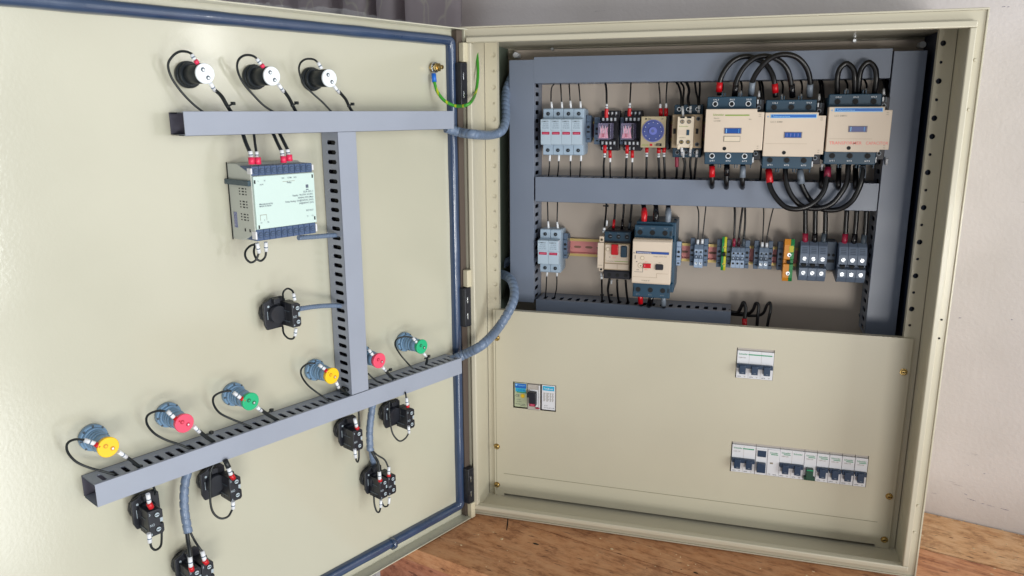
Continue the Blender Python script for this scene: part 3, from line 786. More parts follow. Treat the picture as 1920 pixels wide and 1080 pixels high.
q = MB(); q.box(291, 315.3, 110, 131, 586, 632, 'beige2', .8); q.box(292.5, 296, 108.6, 110, 583.5, 590, 'beige2', .4); q.box(311, 314.5, 108.6, 110, 583.5, 590, 'beige2', .4); tb_ = q.build('contact_block', t)
q = MB()
for x in (298.3, 308.2):
    for z, mm in ((624.5, 'beigedark'), (594.2, 'brass')):
        q.cyl((x, z), 3.1, 109, 110, 'greydark', n=18); q.cyl((x, z), 2.2, 108.7, 109.1, mm, n=14); q.box(x - .4, x + .4, 108.5, 108.8, z - 2, z + 2, 'hole')
    q.box(x - 3.4, x + 3.2, 109.3, 110, 629.5, 632.3, 'hole')
q.box(305, 309.2, 109.3, 110, 604.5, 612.5, 'teal', .2); q.box(293, 304, 109.7, 110.05, 604.5, 612.5, 'beige'); q.text('LADN11', 294, 600, 109.8, 2.6, 'txtfaint', wd=10); q.text('Schneider', 293.5, 616.8, 109.8, 2.6, 'lime', wd=14)
build_each(q, 'block_terminal', tb_)

# ================================================================== three big contactors
def contactor(label, x0, z0, kind):
    t = thing('power_contactor', label, 'contactor', CAB, (x0 + 40, 200, z0 - 20), 'large contactors in the top row')
    q = MB(); q.box(x0, x0 + 71, 128, 200, z0 - 14, z0 + 76, 'tealdk', 1.2)
    q.box(x0 + .8, x0 + 70.5, 115, 128, z0 - 19, z0 + 80.5, 'teal', 1.2)
    for i in range(3):
        q.box(x0 + 21 + i * 24 if i < 2 else x0 + 68, (x0 + 22.2 + i * 24) if i < 2 else x0 + 69, 114.4, 128, z0 - 24, z0 - 19, 'teal'); 
        if i < 2: q.box(x0 + 24.5 + i * 24, x0 + 25.7 + i * 24, 114.4, 128, z0 - 24, z0 - 19, 'teal'); q.box(x0 + 21 + i * 24, x0 + 22.2 + i * 24, 118, 130, z0 + 80.5, z0 + 86, 'teal'); q.box(x0 + 25 + i * 24, x0 + 26.2 + i * 24, 118, 130, z0 + 80.5, z0 + 86, 'teal')
    q.build('body', t)
    q = MB(); q.box(x0 + 71.2, x0 + 82.2, 122, 198, z0 - 12, z0 + 76, 'socket', .8)
    for z in (z0 + 64, z0 - 3):
        q.cyl((x0 + 75, z), 3.1, 120.8, 122, 'grey', n=18); q.cyl((x0 + 75, z), 2.0, 120.5, 121, 'hole', n=14)
    q.box(x0 + 72, x0 + 74, 120.8, 122, z0 + 70, z0 + 76, 'white', .3); q.box(x0 + 76, x0 + 78, 120.8, 122, z0 + 69, z0 + 76, 'greydark', .3); q.box(x0 + 70.5, x0 + 72.5, 119.8, 122, z0 - 16, z0 - 8, 'white', .4)
    build_each(q, 'coil_terminal', t)
    q = MB(); q.prism([(x0, z0), (x0 + 71, z0), (x0 + 71, z0 + 3.5), (x0 + 82.6, z0 + 3.5), (x0 + 82.6, z0 + 58), (x0 + 72.5, z0 + 58), (x0 + 72.5, z0 + 62.6), (x0, z0 + 62.6)], 'y', 95, 114.5, 'beige', 1.0); cv = q.build('front_cover', t)
    q = MB(); wx, wz = x0 + 28.4, z0 + 27 + (0 if kind == 1 else -.5)
    if kind == 3: wz = z0 + 27.6
    q.box(wx - .8, wx + 24, 94.4, 95.1, wz, wz + 8.6, 'frametint', .2); q.box(wx + .6, wx + 22.6, 94.0, 94.5, wz + .8, wz + 7.8, 'winblue' if kind < 3 else 'wingrey', .2)
    if kind == 2:
        for k in range(4): q.box(wx + 3 + k * 5, wx + 4 + k * 5, 93.8, 94.1, wz + 2, wz + 6.6, 'dial2')
    else: q.box(wx + 2, wx + 3, 93.8, 94.1, wz + 1, wz + 7.4, 'bluelight'); q.box(wx + 19.6, wx + 20.4, 93.8, 94.1, wz + 1, wz + 7.4, 'stripelight')
    if kind == 1: q.box(wx - .8, wx + 22.8, 94.3, 95.1, z0 + 15.6, z0 + 23.8, 'txtfaint', .2); q.box(wx, wx + 22, 94.0, 94.4, z0 + 16.3, z0 + 23, 'beige2', .2)
    hx = x0 + (29.5 if kind != 3 else 30.5); q.cyl((hx, z0 + 5.5), 2.7, 94.6, 95.1, 'hole', n=18)
    q.build('indicator_window', cv)
    q = MB()
    if kind == 1:
        q.text('Schneider', x0 + 10.5, z0 + 53, 94.8, 4.2, 'lime', wd=15.5); q.box(x0 + 28, x0 + 62, 94.5, 95.1, z0 + 52.8, z0 + 54.5, 'lime')
        q.text('Electric', x0 + 12, z0 + 48.6, 94.8, 2.6, 'txtfaint'); q.text('LC1D80', x0 + 12, z0 + 44.6, 94.8, 2.8, 'txtfaint')
        q.text('80A', x0 + 61.5, z0 + 47, 94.8, 2.2, 'txtfaint')
    else:
        zz = z0 + (56.2 if kind == 2 else 57.2)
        q.box(x0 + 7.4, x0 + 70.2, 94.55, 95.1, zz - 1.6, zz + 3.9, 'bluelight', .2); q.box(x0 + 8.6, x0 + 69.2, 94.2, 94.6, zz - .8, zz + 3.1, 'stripeblue')
        q.text('Telemecanique', x0 + 10, zz, 94.1, 2.9, 'bluelight', wd=24); q.text('e', x0 + 3, zz - .6, 94.8, 5, 'stripelight')
        q.text('LC1 D80' + ('' if kind == 2 else '11'), x0 + 8, zz - 8, 94.8, 3.2, 'txtfaint', wd=16)
    if kind == 3:
        q.text('TRANSFORMER', x0 + 4, z0 + 10.5, 94.75, 6.0, 'txtpink', wd=43); q.text('CAPACITOR', x0 + 52, z0 + 10.5, 94.75, 6.0, 'txtpink', wd=29)
    for z in (z0 + 54, z0 + 51.2, z0 + 9, z0 + 6): q.text('NO' if z > z0 + 20 else 'A2', x0 + 75, z - (0 if z > z0 + 20 else .5), 94.8, 2.1, 'txtfaint')
    q.box(x0 + 3, x0 + 60, 94.85, 95.05, z0 + 18.2, z0 + 18.5, 'beigedark') if kind > 1 else None
    q.build('printed_marks', cv)
    q = MB()
    for i in range(3):
        for z, up in ((z0 + 70, 1), (z0 - 6.5, 0)):
            x = x0 + 12.4 + i * 23.7 + (0 if up else -.6)
            if kind == 1: q.cyl((x, z), 4.0, 113.8, 115, 'steelw', n=20)
            else: q.cyl((x, z), 4.3, 114.2, 115, 'tealdk', n=20)
            q.cyl((x, z), 2.9 if kind == 1 else 3.8, 113.4, 114.3, 'hole', n=18)
            s = (('1/L1', '3/L2', '5/L3') if up else ('2/T1', '4/T2', '6/T3'))[i]
            q.text(s, x, z + (5.2 if up else -8.2), 114.7, 3.0, 'white', 'c', wd=7)
    build_each(q, 'terminal_screw', t)
    return t

contactor('left large beige and teal contactor with a green stripe', 332.5, 580.2, 1)
contactor('middle large contactor with blue stripe, set slightly lower', 416.3, 575.0, 2)
contactor('right large contactor with blue stripe and reddish lettering along its cover', 501.8, 582.4, 3)

# ================================================================== motor breakers, lower row
t = thing('small_motor_breaker', 'small beige motor breaker with red and black rocker buttons', 'breaker', CAB, (200, 200, 370))
q = MB(); q.box(179.5, 224.5, 132, 200, 377, 445, 'socket', 1.2); q.box(180, 224, 140, 190, 369, 450, 'socket', 1.2); q.box(180.5, 223.5, 131, 146, 434, 449, 'tealdk', 1); q.box(180.5, 223.5, 131, 146, 371, 384, 'socket', 1)
for i in range(3): q.cyl((190 + i * 13.5, 441.5), 3.4, 130.2, 131.2, 'hole', n=16); q.cyl((190 + i * 13.5, 377.5), 3.2, 130.2, 131.2, 'hole', n=16); q.text(('1L1', '3L2', '5L3')[i], 188 + i * 13.5, 446, 130.6, 2.6, 'grey')
for i in range(3): q.box(189 + i * 13.5, 192.5 + i * 13.5, 129.9, 130.3, 441, 442, 'grey')
q.build('body', t)
q = MB(); q.box(181.5, 223.2, 125, 132, 387, 431, 'beigedark', .8); q.box(183.5, 221.5, 123.8, 125.2, 399, 429, 'beige', .5); q.box(183, 222, 123.9, 125.2, 388.6, 397.4, 'beige', .5); q.build('front_cover', t)
q = MB(); q.box(193.7, 205.2, 119.5, 124, 413, 430.2, 'red', 1.2); q.build('stop_button', t)
q = MB(); q.box(209.4, 219.2, 119.5, 124, 409.5, 428, 'tealdk', 1.2); q.build('start_button', t)
q = MB(); q.cyl((188, 421.5), 3.4, 123.2, 124, 'beigedark', n=18); q.cyl((188, 421.5), 2.6, 122.9, 123.3, 'beige2', n=16); q.text('STOP', 195.4, 407, 123.7, 2.4, 'txtpink'); q.text('0', 190.5, 407.5, 123.7, 3, 'txt'); q.text('Schneider', 186, 401, 123.7, 3, 'txtfaint', wd=12); q.box(199, 221, 123.4, 123.9, 401.6, 402.4, 'lime'); q.box(203.5, 204, 123.5, 123.95, 389, 397, 'beigedark'); q.build('printed_marks', t)
q = MB(); q.box(170.4, 180.8, 126, 190, 389, 431, 'beige', .8); q.box(172.5, 180, 130, 190, 431.2, 441, 'beige', .6); q.box(172.5, 180, 130, 190, 383, 388.8, 'beige', .6); q.cyl((176.4, 435.6), 2.5, 129.4, 130.1, 'beigedark', n=16); q.cyl((176.4, 435.6), 1.5, 129.2, 129.5, 'hole', n=12); q.cyl((176.4, 386), 1.9, 129.4, 130.1, 'hole', n=14); q.text('GVAN', 171.8, 393, 125.8, 2.4, 'txtfaint', wd=7); q.build('side_contact_block', t)

t = thing('large_motor_breaker', 'large teal motor breaker with beige front, red and black buttons', 'breaker', CAB, (262, 200, 346))
q = MB(); q.box(232, 295, 128, 200, 354, 468, 'teal', 1.5); q.box(231, 290, 116, 129, 346.5, 374, 'teal', 1.2); q.box(231, 290.5, 116, 129, 439, 464, 'teal', 1.2)
q.prism([(116.5, 374), (116.5, 439), (160, 470), (160, 350)], 'x', 289, 293.5, 'teal', .8); q.build('body', t)
q = MB(); q.prism([(95, 376), (95, 441), (99, 444), (115.5, 444), (115.5, 373.4), (97, 373.4)], 'x', 231.3, 291.3, 'beige', .9); q.box(233, 290, 99.5, 101, 444.05, 444.6, 'beigedark'); cv = q.build('front_cover', t)
q = MB(); q.box(249, 261, 92.6, 95, 399.4, 406.6, 'red', .7); q.box(251, 252, 92.3, 92.7, 401.4, 404.8, 'pinkt'); q.build('stop_button', cv)
q = MB(); q.prism([(268, 397.4), (279, 397.4), (280.2, 399), (280.2, 405), (279, 406.4), (269.2, 406.4), (268, 405)], 'y', 92.6, 95, 'socket', .6); q.build('start_button', cv)
q = MB(); q.box(236.8, 288, 94.6, 95.05, 421.9, 425.8, 'txt'); q.box(261.5, 287.6, 94.4, 94.7, 422.2, 425.5, 'winb2'); q.box(237.6, 261.4, 94.4, 94.7, 422.4, 425.3, 'wingrey'); q.text('Telemecanique', 238.5, 422.9, 94.3, 2.3, 'white', wd=22)
q.text('e', 232.8, 421.8, 94.8, 4.4, 'greydark'); q.text('TeSys GV3 P65', 264, 417.6, 94.8, 2.2, 'txtfaint', wd=21)
q.cyl((247, 415), 3.2, 94.6, 95.1, 'beigedark', n=20); q.cyl((247, 415), 2.5, 94.4, 94.7, 'beige2', n=20); q.cyl((244.5, 403), 4.2, 94.6, 95.1, 'beigedark', n=22); q.cyl((244.5, 403), 3.5, 94.3, 94.7, 'beige2', n=22); q.cyl((245, 402.6), 1.3, 94, 94.4, 'txtfaint', n=12)
q.box(235.4, 236.3, 94.7, 95.05, 413, 419, 'txt'); q.box(235.2, 248, 94.8, 95.05, 392.2, 392.7, 'txt'); q.box(248, 248.5, 94.8, 95.05, 392.2, 400, 'txt'); q.text('48', 237, 408, 94.8, 2.6, 'txt'); q.text('65A', 238.5, 395, 94.8, 2.4, 'txt'); q.text('STOP', 251, 408.4, 94.8, 1.9, 'txtpink'); q.text('PUSH', 251, 396, 94.8, 1.9, 'txtpink'); q.text('ON', 272.5, 408.2, 94.8, 1.9, 'txtfaint')
q.box(233, 271, 94.8, 95.05, 384.2, 384.6, 'beigedark'); q.box(270, 288, 94.8, 95.05, 391, 391.4, 'beigedark'); q.box(270, 270.4, 94.8, 95.05, 384.2, 391, 'beigedark'); q.text('TEST', 246, 378, 94.8, 2.4, 'txtfaint', wd=14)
q.build('printed_marks', cv)

q = MB()
for i in range(3):
    q.cyl((239.8 + i * 19.6, 452.6), 4.0, 115.2, 116.1, 'hole', n=20); q.cyl((239.8 + i * 19.6, 359.2), 4.0, 115.2, 116.1, 'hole', n=20)
    q.text(('1/L1', '3/L2', '5/L3')[i], 240.5 + i * 19.6, 458.6, 115.8, 2.8, 'grey', 'c', wd=6); q.text(('2/T1', '4/T2', '6/T3')[i], 239 + i * 19.6, 350.2, 115.8, 2.8, 'grey', 'c', wd=6)
for x in (232.6, 286.6, 288.6): q.box(x, x + .8, 115.4, 116.1, 448, 456, 'hole'); q.box(x, x + .8, 115.4, 116.1, 356, 363, 'hole')
build_each(q, 'terminal_screw', t)

# ================================================================== terminal blocks
def smallterm(label, x0, w, z0, z1, m, holes, grp, y=160):
    t = thing('terminal_block', label, 'terminal block', CAB, (x0 + w / 2, 200, z0), grp)
    q = MB(); zc = (z0 + z1) / 2
    q.prism([(200, zc + 16), (y + 2, z1), (y, z1 - 1), (y, zc + 7), (y + 5, zc + 4), (y + 5, zc - 2), (y, zc - 4), (y, z0 + 1), (y + 2, z0), (200, zc - 16)], 'x', x0 + .12, x0 + w - .12, m, .4); q.build('terminal_body', t)
    q = MB(); cx = x0 + w / 2
    if 'T' in holes: q.box(x0 + .2, x0 + w - .2, y - .3, y + .2, z1 - 7.5, z1 - .4, 'endstop')
    q.cyl((cx, zc + 7.5), 1.6, y - .4, y + .2, 'hole', n=14)
    q.box(cx - 2.2, cx + 2.2, y - .4, y + .2, zc - 2.6, zc + 1.6, 'hole', .2); q.box(cx - 1.2, cx + 1.2, y - .6, y - .4, zc - 1.8, zc + .8, m)
    if 'S' in holes: q.cyl((cx, z0 + 8), 2.2, y - .4, y + .2, 'steelw', n=14); q.cyl((cx + .5, z0 + 8.6), 1.2, y - .7, y - .35, 'greydark', n=12)
    else: q.cyl((cx, z0 + 8), 1.7, y - .4, y + .2, 'hole', n=14)
    q.build('screw_recess', t)
smallterm('left terminal of the first pale grey pair', 323.4, 7.0, 390.3, 428.8, 'termlight', 'TS', 'first pair of grey terminals')
smallterm('right terminal of the first pale grey pair', 330.4, 7.0, 390.3, 428.8, 'termlight', 'TS', 'first pair of grey terminals')
smallterm('left terminal of the grey trio beside the yellow green terminal', 381.6, 6.8, 393, 426.6, 'termlight', 'T', 'trio of grey terminals')
smallterm('middle terminal of the grey trio beside the yellow green terminal', 388.4, 6.8, 393, 426.6, 'termlight', 'T', 'trio of grey terminals')
smallterm('right terminal of the grey trio beside the yellow green terminal', 395.2, 6.8, 393, 426.6, 'termlight', 'T', 'trio of grey terminals')
smallterm('left terminal of the last grey pair near the orange terminal', 424.1, 7.0, 393.8, 428.4, 'termgrey', 'TS', 'last pair of grey terminals')
smallterm('right terminal of the last grey pair near the orange terminal', 431.1, 7.0, 393.8, 428.4, 'termgrey', 'TS', 'last pair of grey terminals')
for lab, x0, x1 in (('dark grey end clamp left of the first grey terminal pair', 316, 323), ('grey end clamp right of the first grey terminal pair', 337.8, 344.5), ('grey end clamp left of the yellow green terminal', 358.5, 366), ('grey end clamp right of the yellow green terminal', 374, 381), ('grey end clamp right of the grey terminal trio', 402.4, 409.5), ('grey end clamp left of the last grey terminal pair', 416.5, 423.8), ('grey end clamp right of the last grey terminal pair', 438.4, 444.8), ('grey end clamp left of the orange terminal', 452.5, 460.5)):
    stop(lab, x0, x1, 414, 172, 46, 'endstop')
def earthterm(label, x0, x1, z0, z1, y, left, right, sq):
    t = thing('earth_terminal', label, 'terminal block', CAB, ((x0 + x1) / 2, 200, z0)); zc = (z0 + z1) / 2 + (2 if not sq else 0)
    prof = [(200, zc + 18), (y + 6, z1), (y + 3, z1), (y, z1 - 9), (y, zc + 2), (y + 5, zc), (y + 5, zc - 5), (y, zc - 6), (y, z0 + 6), (y + 3, z0), (200, zc - 18)]
    xm = x0 + (x1 - x0) * (.5 if not sq else .62)
    for a, b, mm, nm in ((x0, xm, left, 'left_half'), (xm, x1, right, 'right_half')):
        q = MB(); q.prism(prof, 'x', a + .02, b - .02, mm, .3); q.build(nm, t)
    q = MB(); cx = (x0 + x1) / 2 + .5; rr = 3.0 if sq else 1.9
    for z in (zc + 9, z0 + 13 if sq else z0 + 11): q.cyl((cx, z), rr, y - .5, y + .2, 'yellowdot' if not sq else 'steelw', n=16); q.cyl((cx + .5, z - .5), rr * .5, y - .8, y - .45, 'greent' if not sq else 'greydark', n=12)
    q.box(cx - 2.5, cx + 2.5, y - .4, y + 5.1, zc - 4.6, zc - .4, 'hole')
    if sq: q.box(xm - 2, x1 - 1, y - .5, y + .1, z1 - 20, z1 - 10, 'yellowt', .2)
    q.build('screw_recess', t)
earthterm('slim yellow and green earth terminal', 366.2, 373.6, 388, 443, 160, 'greent', 'yellowt', False)
earthterm('large orange, yellow and green earth terminal', 460.5, 475.2, 378, 445, 150, 'orange', 'greent', True)
def bigterm(label, x0, w, z0, z1, grp):
    t = thing('large_terminal', label, 'terminal block', CAB, (x0 + w / 2, 200, z0), grp)
    zc = (z0 + z1) / 2; y = 145
    q = MB(); q.prism([(200, z1 - 3), (y + 14, z1 + 6), (y + 6, z1 + 1), (y + 5, z1), (y, z1 - 12), (y, zc + 1), (y + 8, zc - .5), (y + 8, zc - 4), (y, zc - 6.5), (y, z0 + 8), (y + 6, z0), (y + 14, z0 - 2), (200, z0 + 3)], 'x', x0 + .15, x0 + w - .15, 'bigterm', .5); b = q.build('terminal_body', t)
    q = MB(); cx = x0 + w / 2
    for k in range(4):
        zz = z1 - 2.5 - k * 2.4; yy = y + 5 * (1 - (z1 - zz) / 12); q.box(cx - 4, cx + 3.6, yy - .35, yy + .4, zz - .45, zz + .45, 'bigdark')
    q.prism([(cx - 3.6, zc - .5), (cx + 3.6, zc - .5), (cx + 3, zc - 3.5), (cx, zc - 5), (cx - 3, zc - 3.5)], 'y', y - .3, y + 8.2, 'hole')
    q.build('marker_grooves', b)
    for z in (zc + 8.2, zc - 14.2):
        q = MB(); q.cyl((cx, z), 3.4, y - .6, y + .3, 'steelw', n=20, bev=.4)
        a = random.uniform(-.9, .9); ca, sa = math.cos(a), math.sin(a)
        q.prism([(cx + u * ca - v * sa, z + u * sa + v * ca) for u, v in ((-3, -.45), (3, -.45), (3, .45), (-3, .45))], 'y', y - .8, y - .5, 'greydark'); q.build('clamp_screw', t)
for i, nm in enumerate(('left', 'middle', 'right')):
    bigterm(f'{nm} block of the large grey terminal trio beside the orange terminal', 484 + i * 13.1, 13.1, 381.3, 435.8, 'first trio of large terminals')
for i, nm in enumerate(('left', 'middle', 'right')):
    bigterm(f'{nm} block of the large grey terminal trio beside the right duct', 539.6 + i * 13.3, 13.3, 382, 436.2, 'second trio of large terminals')
q = MB(); t = thing('end_clamp', 'dark end clamp between the two large terminal trios', 'end clamp', CAB, (530, 200, 395), 'end clamps on the rails')
q.box(524.2, 538.6, 168, 200, 396, 441, 'bigdark', .8); q.build('clamp_body', t)
q = MB(); q.cyl((528, 420), 2.2, 167.6, 168.2, 'hole', n=16); q.cyl((534.5, 420), 2.2, 167.6, 168.2, 'hole', n=16); q.box(526, 537, 167.6, 168.2, 408, 413, 'hole', .2); q.build('screw_recess', t)

# ================================================================== breakers in the cover plate
t = thing('moulded_case_breaker', 'moulded case breaker with black toggle and blue labels behind the cover plate', 'breaker', CAB, (77, 150, 172))
q = MB(); q.box(40.6, 113, 80.5, 150, 149.6, 194.6, 'mcbgrey', .5); q.build('case', t)
q = MB(); q.box(41.4, 63.2, 78.5, 80.6, 150.5, 194, 'mccbgreen', .4); q.box(42.4, 62.4, 78.1, 78.6, 184.6, 192.8, 'stripeblue', .2); q.box(43.4, 61.4, 78.15, 78.6, 178, 184.4, 'cyan', .2); q.box(45.5, 62, 78.2, 78.6, 176.2, 177.8, 'greentxt')
q.cyl((45, 190), 1.8, 77.8, 78.2, 'bluelight', n=14); q.text('TERASAKI', 47.5, 188.4, 78, 2.9, 'bluelight', wd=13); q.text('E 100-NF 80A', 45, 180, 78, 3, 'stripeblue', wd=15)
q.text('CE', 43.2, 168.8, 78.3, 5.8, 'txt'); q.cyl((56.2, 171), 3.8, 77.9, 78.5, 'yellowdot', n=22); q.cyl((56.2, 171), 2.4, 77.7, 78, 'discyellow', n=18)
q.text('3 POLE', 45, 163, 78.3, 2.4, 'txt'); q.text('Icu 25kA', 46, 159.4, 78.3, 2.2, 'txt'); q.text('IEC 60947-2  50/60Hz', 43.5, 155, 78.3, 2.1, 'txt', wd=17); q.text('JAPAN', 52, 152.4, 78.3, 2.4, 'txt', wd=9)
q.build('rating_label', t)
q = MB(); q.box(65, 86.4, 77, 80.6, 147.6, 193.4, 'mcbgrey', .5); q.box(69, 83.6, 76.5, 77.1, 154.5, 184.5, 'mcbwhite', .3); q.box(84.3, 86, 75.8, 77.1, 149.5, 193, 'mcbwhite', .4); q.build('toggle_surround', t)
q = MB(); q.prism([(70.2, 158.5), (81.4, 158.5), (81.4, 182), (69.6, 182.6), (68.8, 180.6), (66.3, 180.2), (66.3, 173.6), (70.2, 173.6)], 'y', 66, 76.6, 'socket', .8); q.box(70.8, 80.8, 65.4, 66.1, 158.8, 163.5, 'redd', .2); q.box(73, 78.6, 65.1, 65.5, 161, 162.2, 'pinkt'); q.build('toggle', t)
q = MB(); q.box(79, 86, 75.3, 77, 151, 153.6, 'redd', .4); q.build('trip_button', t)
q = MB(); q.box(89.4, 112.4, 78.3, 80.6, 150.4, 194, 'mcbwhite', .4); q.box(91, 110.8, 78, 78.4, 184.6, 192.4, 'cyan', .3); q.text('TemBreak', 92.6, 186.8, 77.8, 4, 'white', wd=16)
for c0, wd in ((92, 3.8), (97, 5), (103, 3), (107, 3)):
    for k in range(9): q.box(c0, c0 + wd * (.7 + .3 * ((k * 7) % 3) / 2), 78.1, 78.35, 165.6 + k * 1.75, 166.4 + k * 1.75, 'txtfaint')
q.text('AC 415V', 93.5, 157, 78.15, 2.4, 'txt', wd=6); q.text('CAT.A  Uimp 8kV  Ui 690V', 93, 153.2, 78.15, 2.2, 'txt', wd=18); q.build('data_label', t)
q = MB(); q.box(87, 88.6, 79.4, 80.4, 150, 194, 'hole'); q.build('joint_gap', t)

def mcb(label, x0, poles, z0, z1, kind, grp):
    t = thing('miniature_breaker', label, 'breaker', CAB, (x0 + poles * 9, 150, z0), grp); wd = 18 * poles - .5 if poles < 3 else 53.4
    pw = wd / poles; x0 += .2
    q = MB(); q.box(x0, x0 + wd, 75.5, 150, z0, z1 - 3.5, 'mcbwhite', .5); q.box(x0, x0 + wd, 79, 150, z1 - 3.4, z1, 'mcbgrey', .3)
    for k in range(1, poles): q.box(x0 + pw * k - .18, x0 + pw * k + .18, 75.35, 75.6, z0 + .5, z1 - 4, 'mcbgrey')
    b = q.build('housing', t); q = MB(); hh = z1 - z0
    if kind == 'rcd':
        q.box(x0 + .6, x0 + pw - 1.2, 74.6, 75.6, z0 + 2.4, z1 - 6, 'mcbwhite', .3); q.box(x0 + 2.6, x0 + pw - 2.4, 73.6, 74.7, z1 - 19, z1 - 8.6, 'toggle', .4)
        q.box(x0 + pw, x0 + wd, 74, 75.6, z0 + 1.2, z1 - 5, 'mcbwhite', .5); q.build('raised_panels', t); q = MB()
        q.box(x0 + 2.6, x0 + pw - 2.2, 68, 74.6, z0 + 6.5, z0 + 22, 'toggle', .8); q.build('toggle', t); q = MB()
        q.text('Schneider', x0 + pw + 3, z1 - 11.4, 73.8, 3.6, 'greentxt', wd=12); q.box(x0 + pw + 5, x0 + wd - 2.5, 73.7, 74.05, z1 - 13.6, z1 - 12.4, 'greentxt'); q.box(x0 + pw + 4, x0 + pw + 8.6, 73.7, 74.05, z0 + 21, z0 + 23.6, 'txtfaint'); q.text('C25', x0 + pw + 2, z0 + 3, 73.8, 2.4, 'txt'); q.text('30mA', x0 + pw + 9, z0 + 2.6, 73.8, 2.4, 'txt'); q.build('printed_text', t); return
    tm = 'togglegreen' if kind == 'green' else 'toggle'
    tz = z0 + hh * .27; th = hh * .30
    if kind == 'green':
        q.box(x0 + 3.4, x0 + pw - 4, 67, 75.6, z0 + 5, z0 + 22, 'togglegreen', .6); q.box(x0 + .4, x0 + pw - .6, 69, 75.6, z0 + 3, z0 + 8, 'togglegreen', .6); q.box(x0 + 3.6, x0 + pw - 4.2, 66.4, 67, z0 + 20.2, z0 + 21.6, 'green', .2)
    else:
        q.box(x0 + .5, x0 + wd - .5, 70, 75.6, z0 + hh * .37, z0 + hh * .50, tm, .7)
        for k in range(poles): c = x0 + pw * (k + .5); q.box(c - 4.7, c + 4.7, 67, 75.6, z0 + hh * .19, z0 + hh * .485, tm, .7); q.box(c - 1.2, c + 2.2, 66.8, 67.05, z0 + hh * .23, z0 + hh * .25, 'grey')
    q.build('toggle', t); q = MB()
    q.text('Schneider', x0 + 2.2, z1 - 10.0, 75.3, 4.0, 'greentxt', wd=13); q.text('C60N C20', x0 + 2.4, z1 - 15.2, 75.3, 2.4, 'txtfaint', wd=10)
    if poles > 1 and kind != 'p': q.box(x0 + 16.5, x0 + wd - 2.4, 75.2, 75.55, z1 - 9.8, z1 - 8.2, 'greentxt')
    elif poles == 1 or kind == 'p': q.box(x0 + 5.5, x0 + 15.5, 75.2, 75.55, z1 - 12.0, z1 - 11.0, 'greentxt')
    if kind == 'p': q.text('Schneider', x0 + pw + 2.2, z1 - 10.0, 75.3, 4.0, 'greentxt', wd=13)
    for k in range(poles): q.text('A9F74', x0 + pw * k + 1.6, z0 + 1.8, 75.3, 2.3, 'txt', wd=5.5); q.text('20', x0 + pw * k + 11.5, z0 + 2, 75.3, 2.3, 'txtfaint')
    q.build('printed_text', t)
G = 'white miniature breakers in the long lower cut-out'
mcb('three pole white breaker alone in the upper right cut-out', 399, 3, 237.6, 285.2, 'w', 'breaker in the upper cut-out')
mcb('two pole white breaker at the left end of the long breaker row', 400.6, 2, 80, 130, 'w', G)
mcb('residual current breaker with two square dark buttons, second in the row', 436.6, 2, 80, 130, 'rcd', G)
mcb('two pole white breaker in the middle of the long row', 472.4, 2, 80, 130, 'p', G)
mcb('single white breaker with the green toggle', 508.4, 1, 80, 130, 'green', G)
mcb('single white breaker directly right of the green toggle', 526.4, 1, 80, 130, 's', G)
mcb('single white breaker, second to the right of the green toggle', 544.4, 1, 80, 130, 's', G)
mcb('single white breaker, second from the right end of the row', 562.4, 1, 80, 130, 's', G)
mcb('single white breaker at the right end of the row', 580.6, 1, 80, 130, 's', G)

# ================================================================== door devices
def blacklamp(label, x, z):
    t = thing('lamp_holder', label, 'lamp holder', DOOR, (x, 20, z), 'black lamp holders on the door')
    q = MB(); q.cyl((x, z), 14.2, 19.9, 14, 'lampblack', n=40, bev=.8); q.cyl((x, z), 13, 14, 9, 'lampblack', n=12, bev=.6); q.build('locking_nut', t)
    q = MB(); q.cyl((x, z), 10, 9, -17, 'lampblack', n=36, bev=.5); q.box(x - 3.5, x + 3.5, -17, 4, z + 9, z + 10.4, 'lampblack', .4); q.build('barrel', t)
    q = MB(); q.cyl((x, z), 10.4, -17, -20, 'discwhite', n=40, bev=.6); d = q.build('end_disc', t)
    q = MB(); q.cyl((x - 2.4, z + 3.9), 2.3, -20.3, -19.9, 'greydark', n=18); q.cyl((x + 2.6, z - 4.2), 2.3, -20.3, -19.9, 'greydark', n=18); q.cyl((x - 1.9, z + 3.5), 1.2, -20.5, -20.2, 'steelw', n=12); q.cyl((x + 3, z - 4.6), 1.2, -20.5, -20.2, 'steelw', n=12); q.build('screw', d)
blacklamp('black lamp holder with white end disc, leftmost of three above the upper duct', -418.3, 680)
blacklamp('black lamp holder with white end disc, middle of three above the upper duct', -339.2, 680)
blacklamp('black lamp holder with white end disc, rightmost of three above the upper duct', -261, 680)
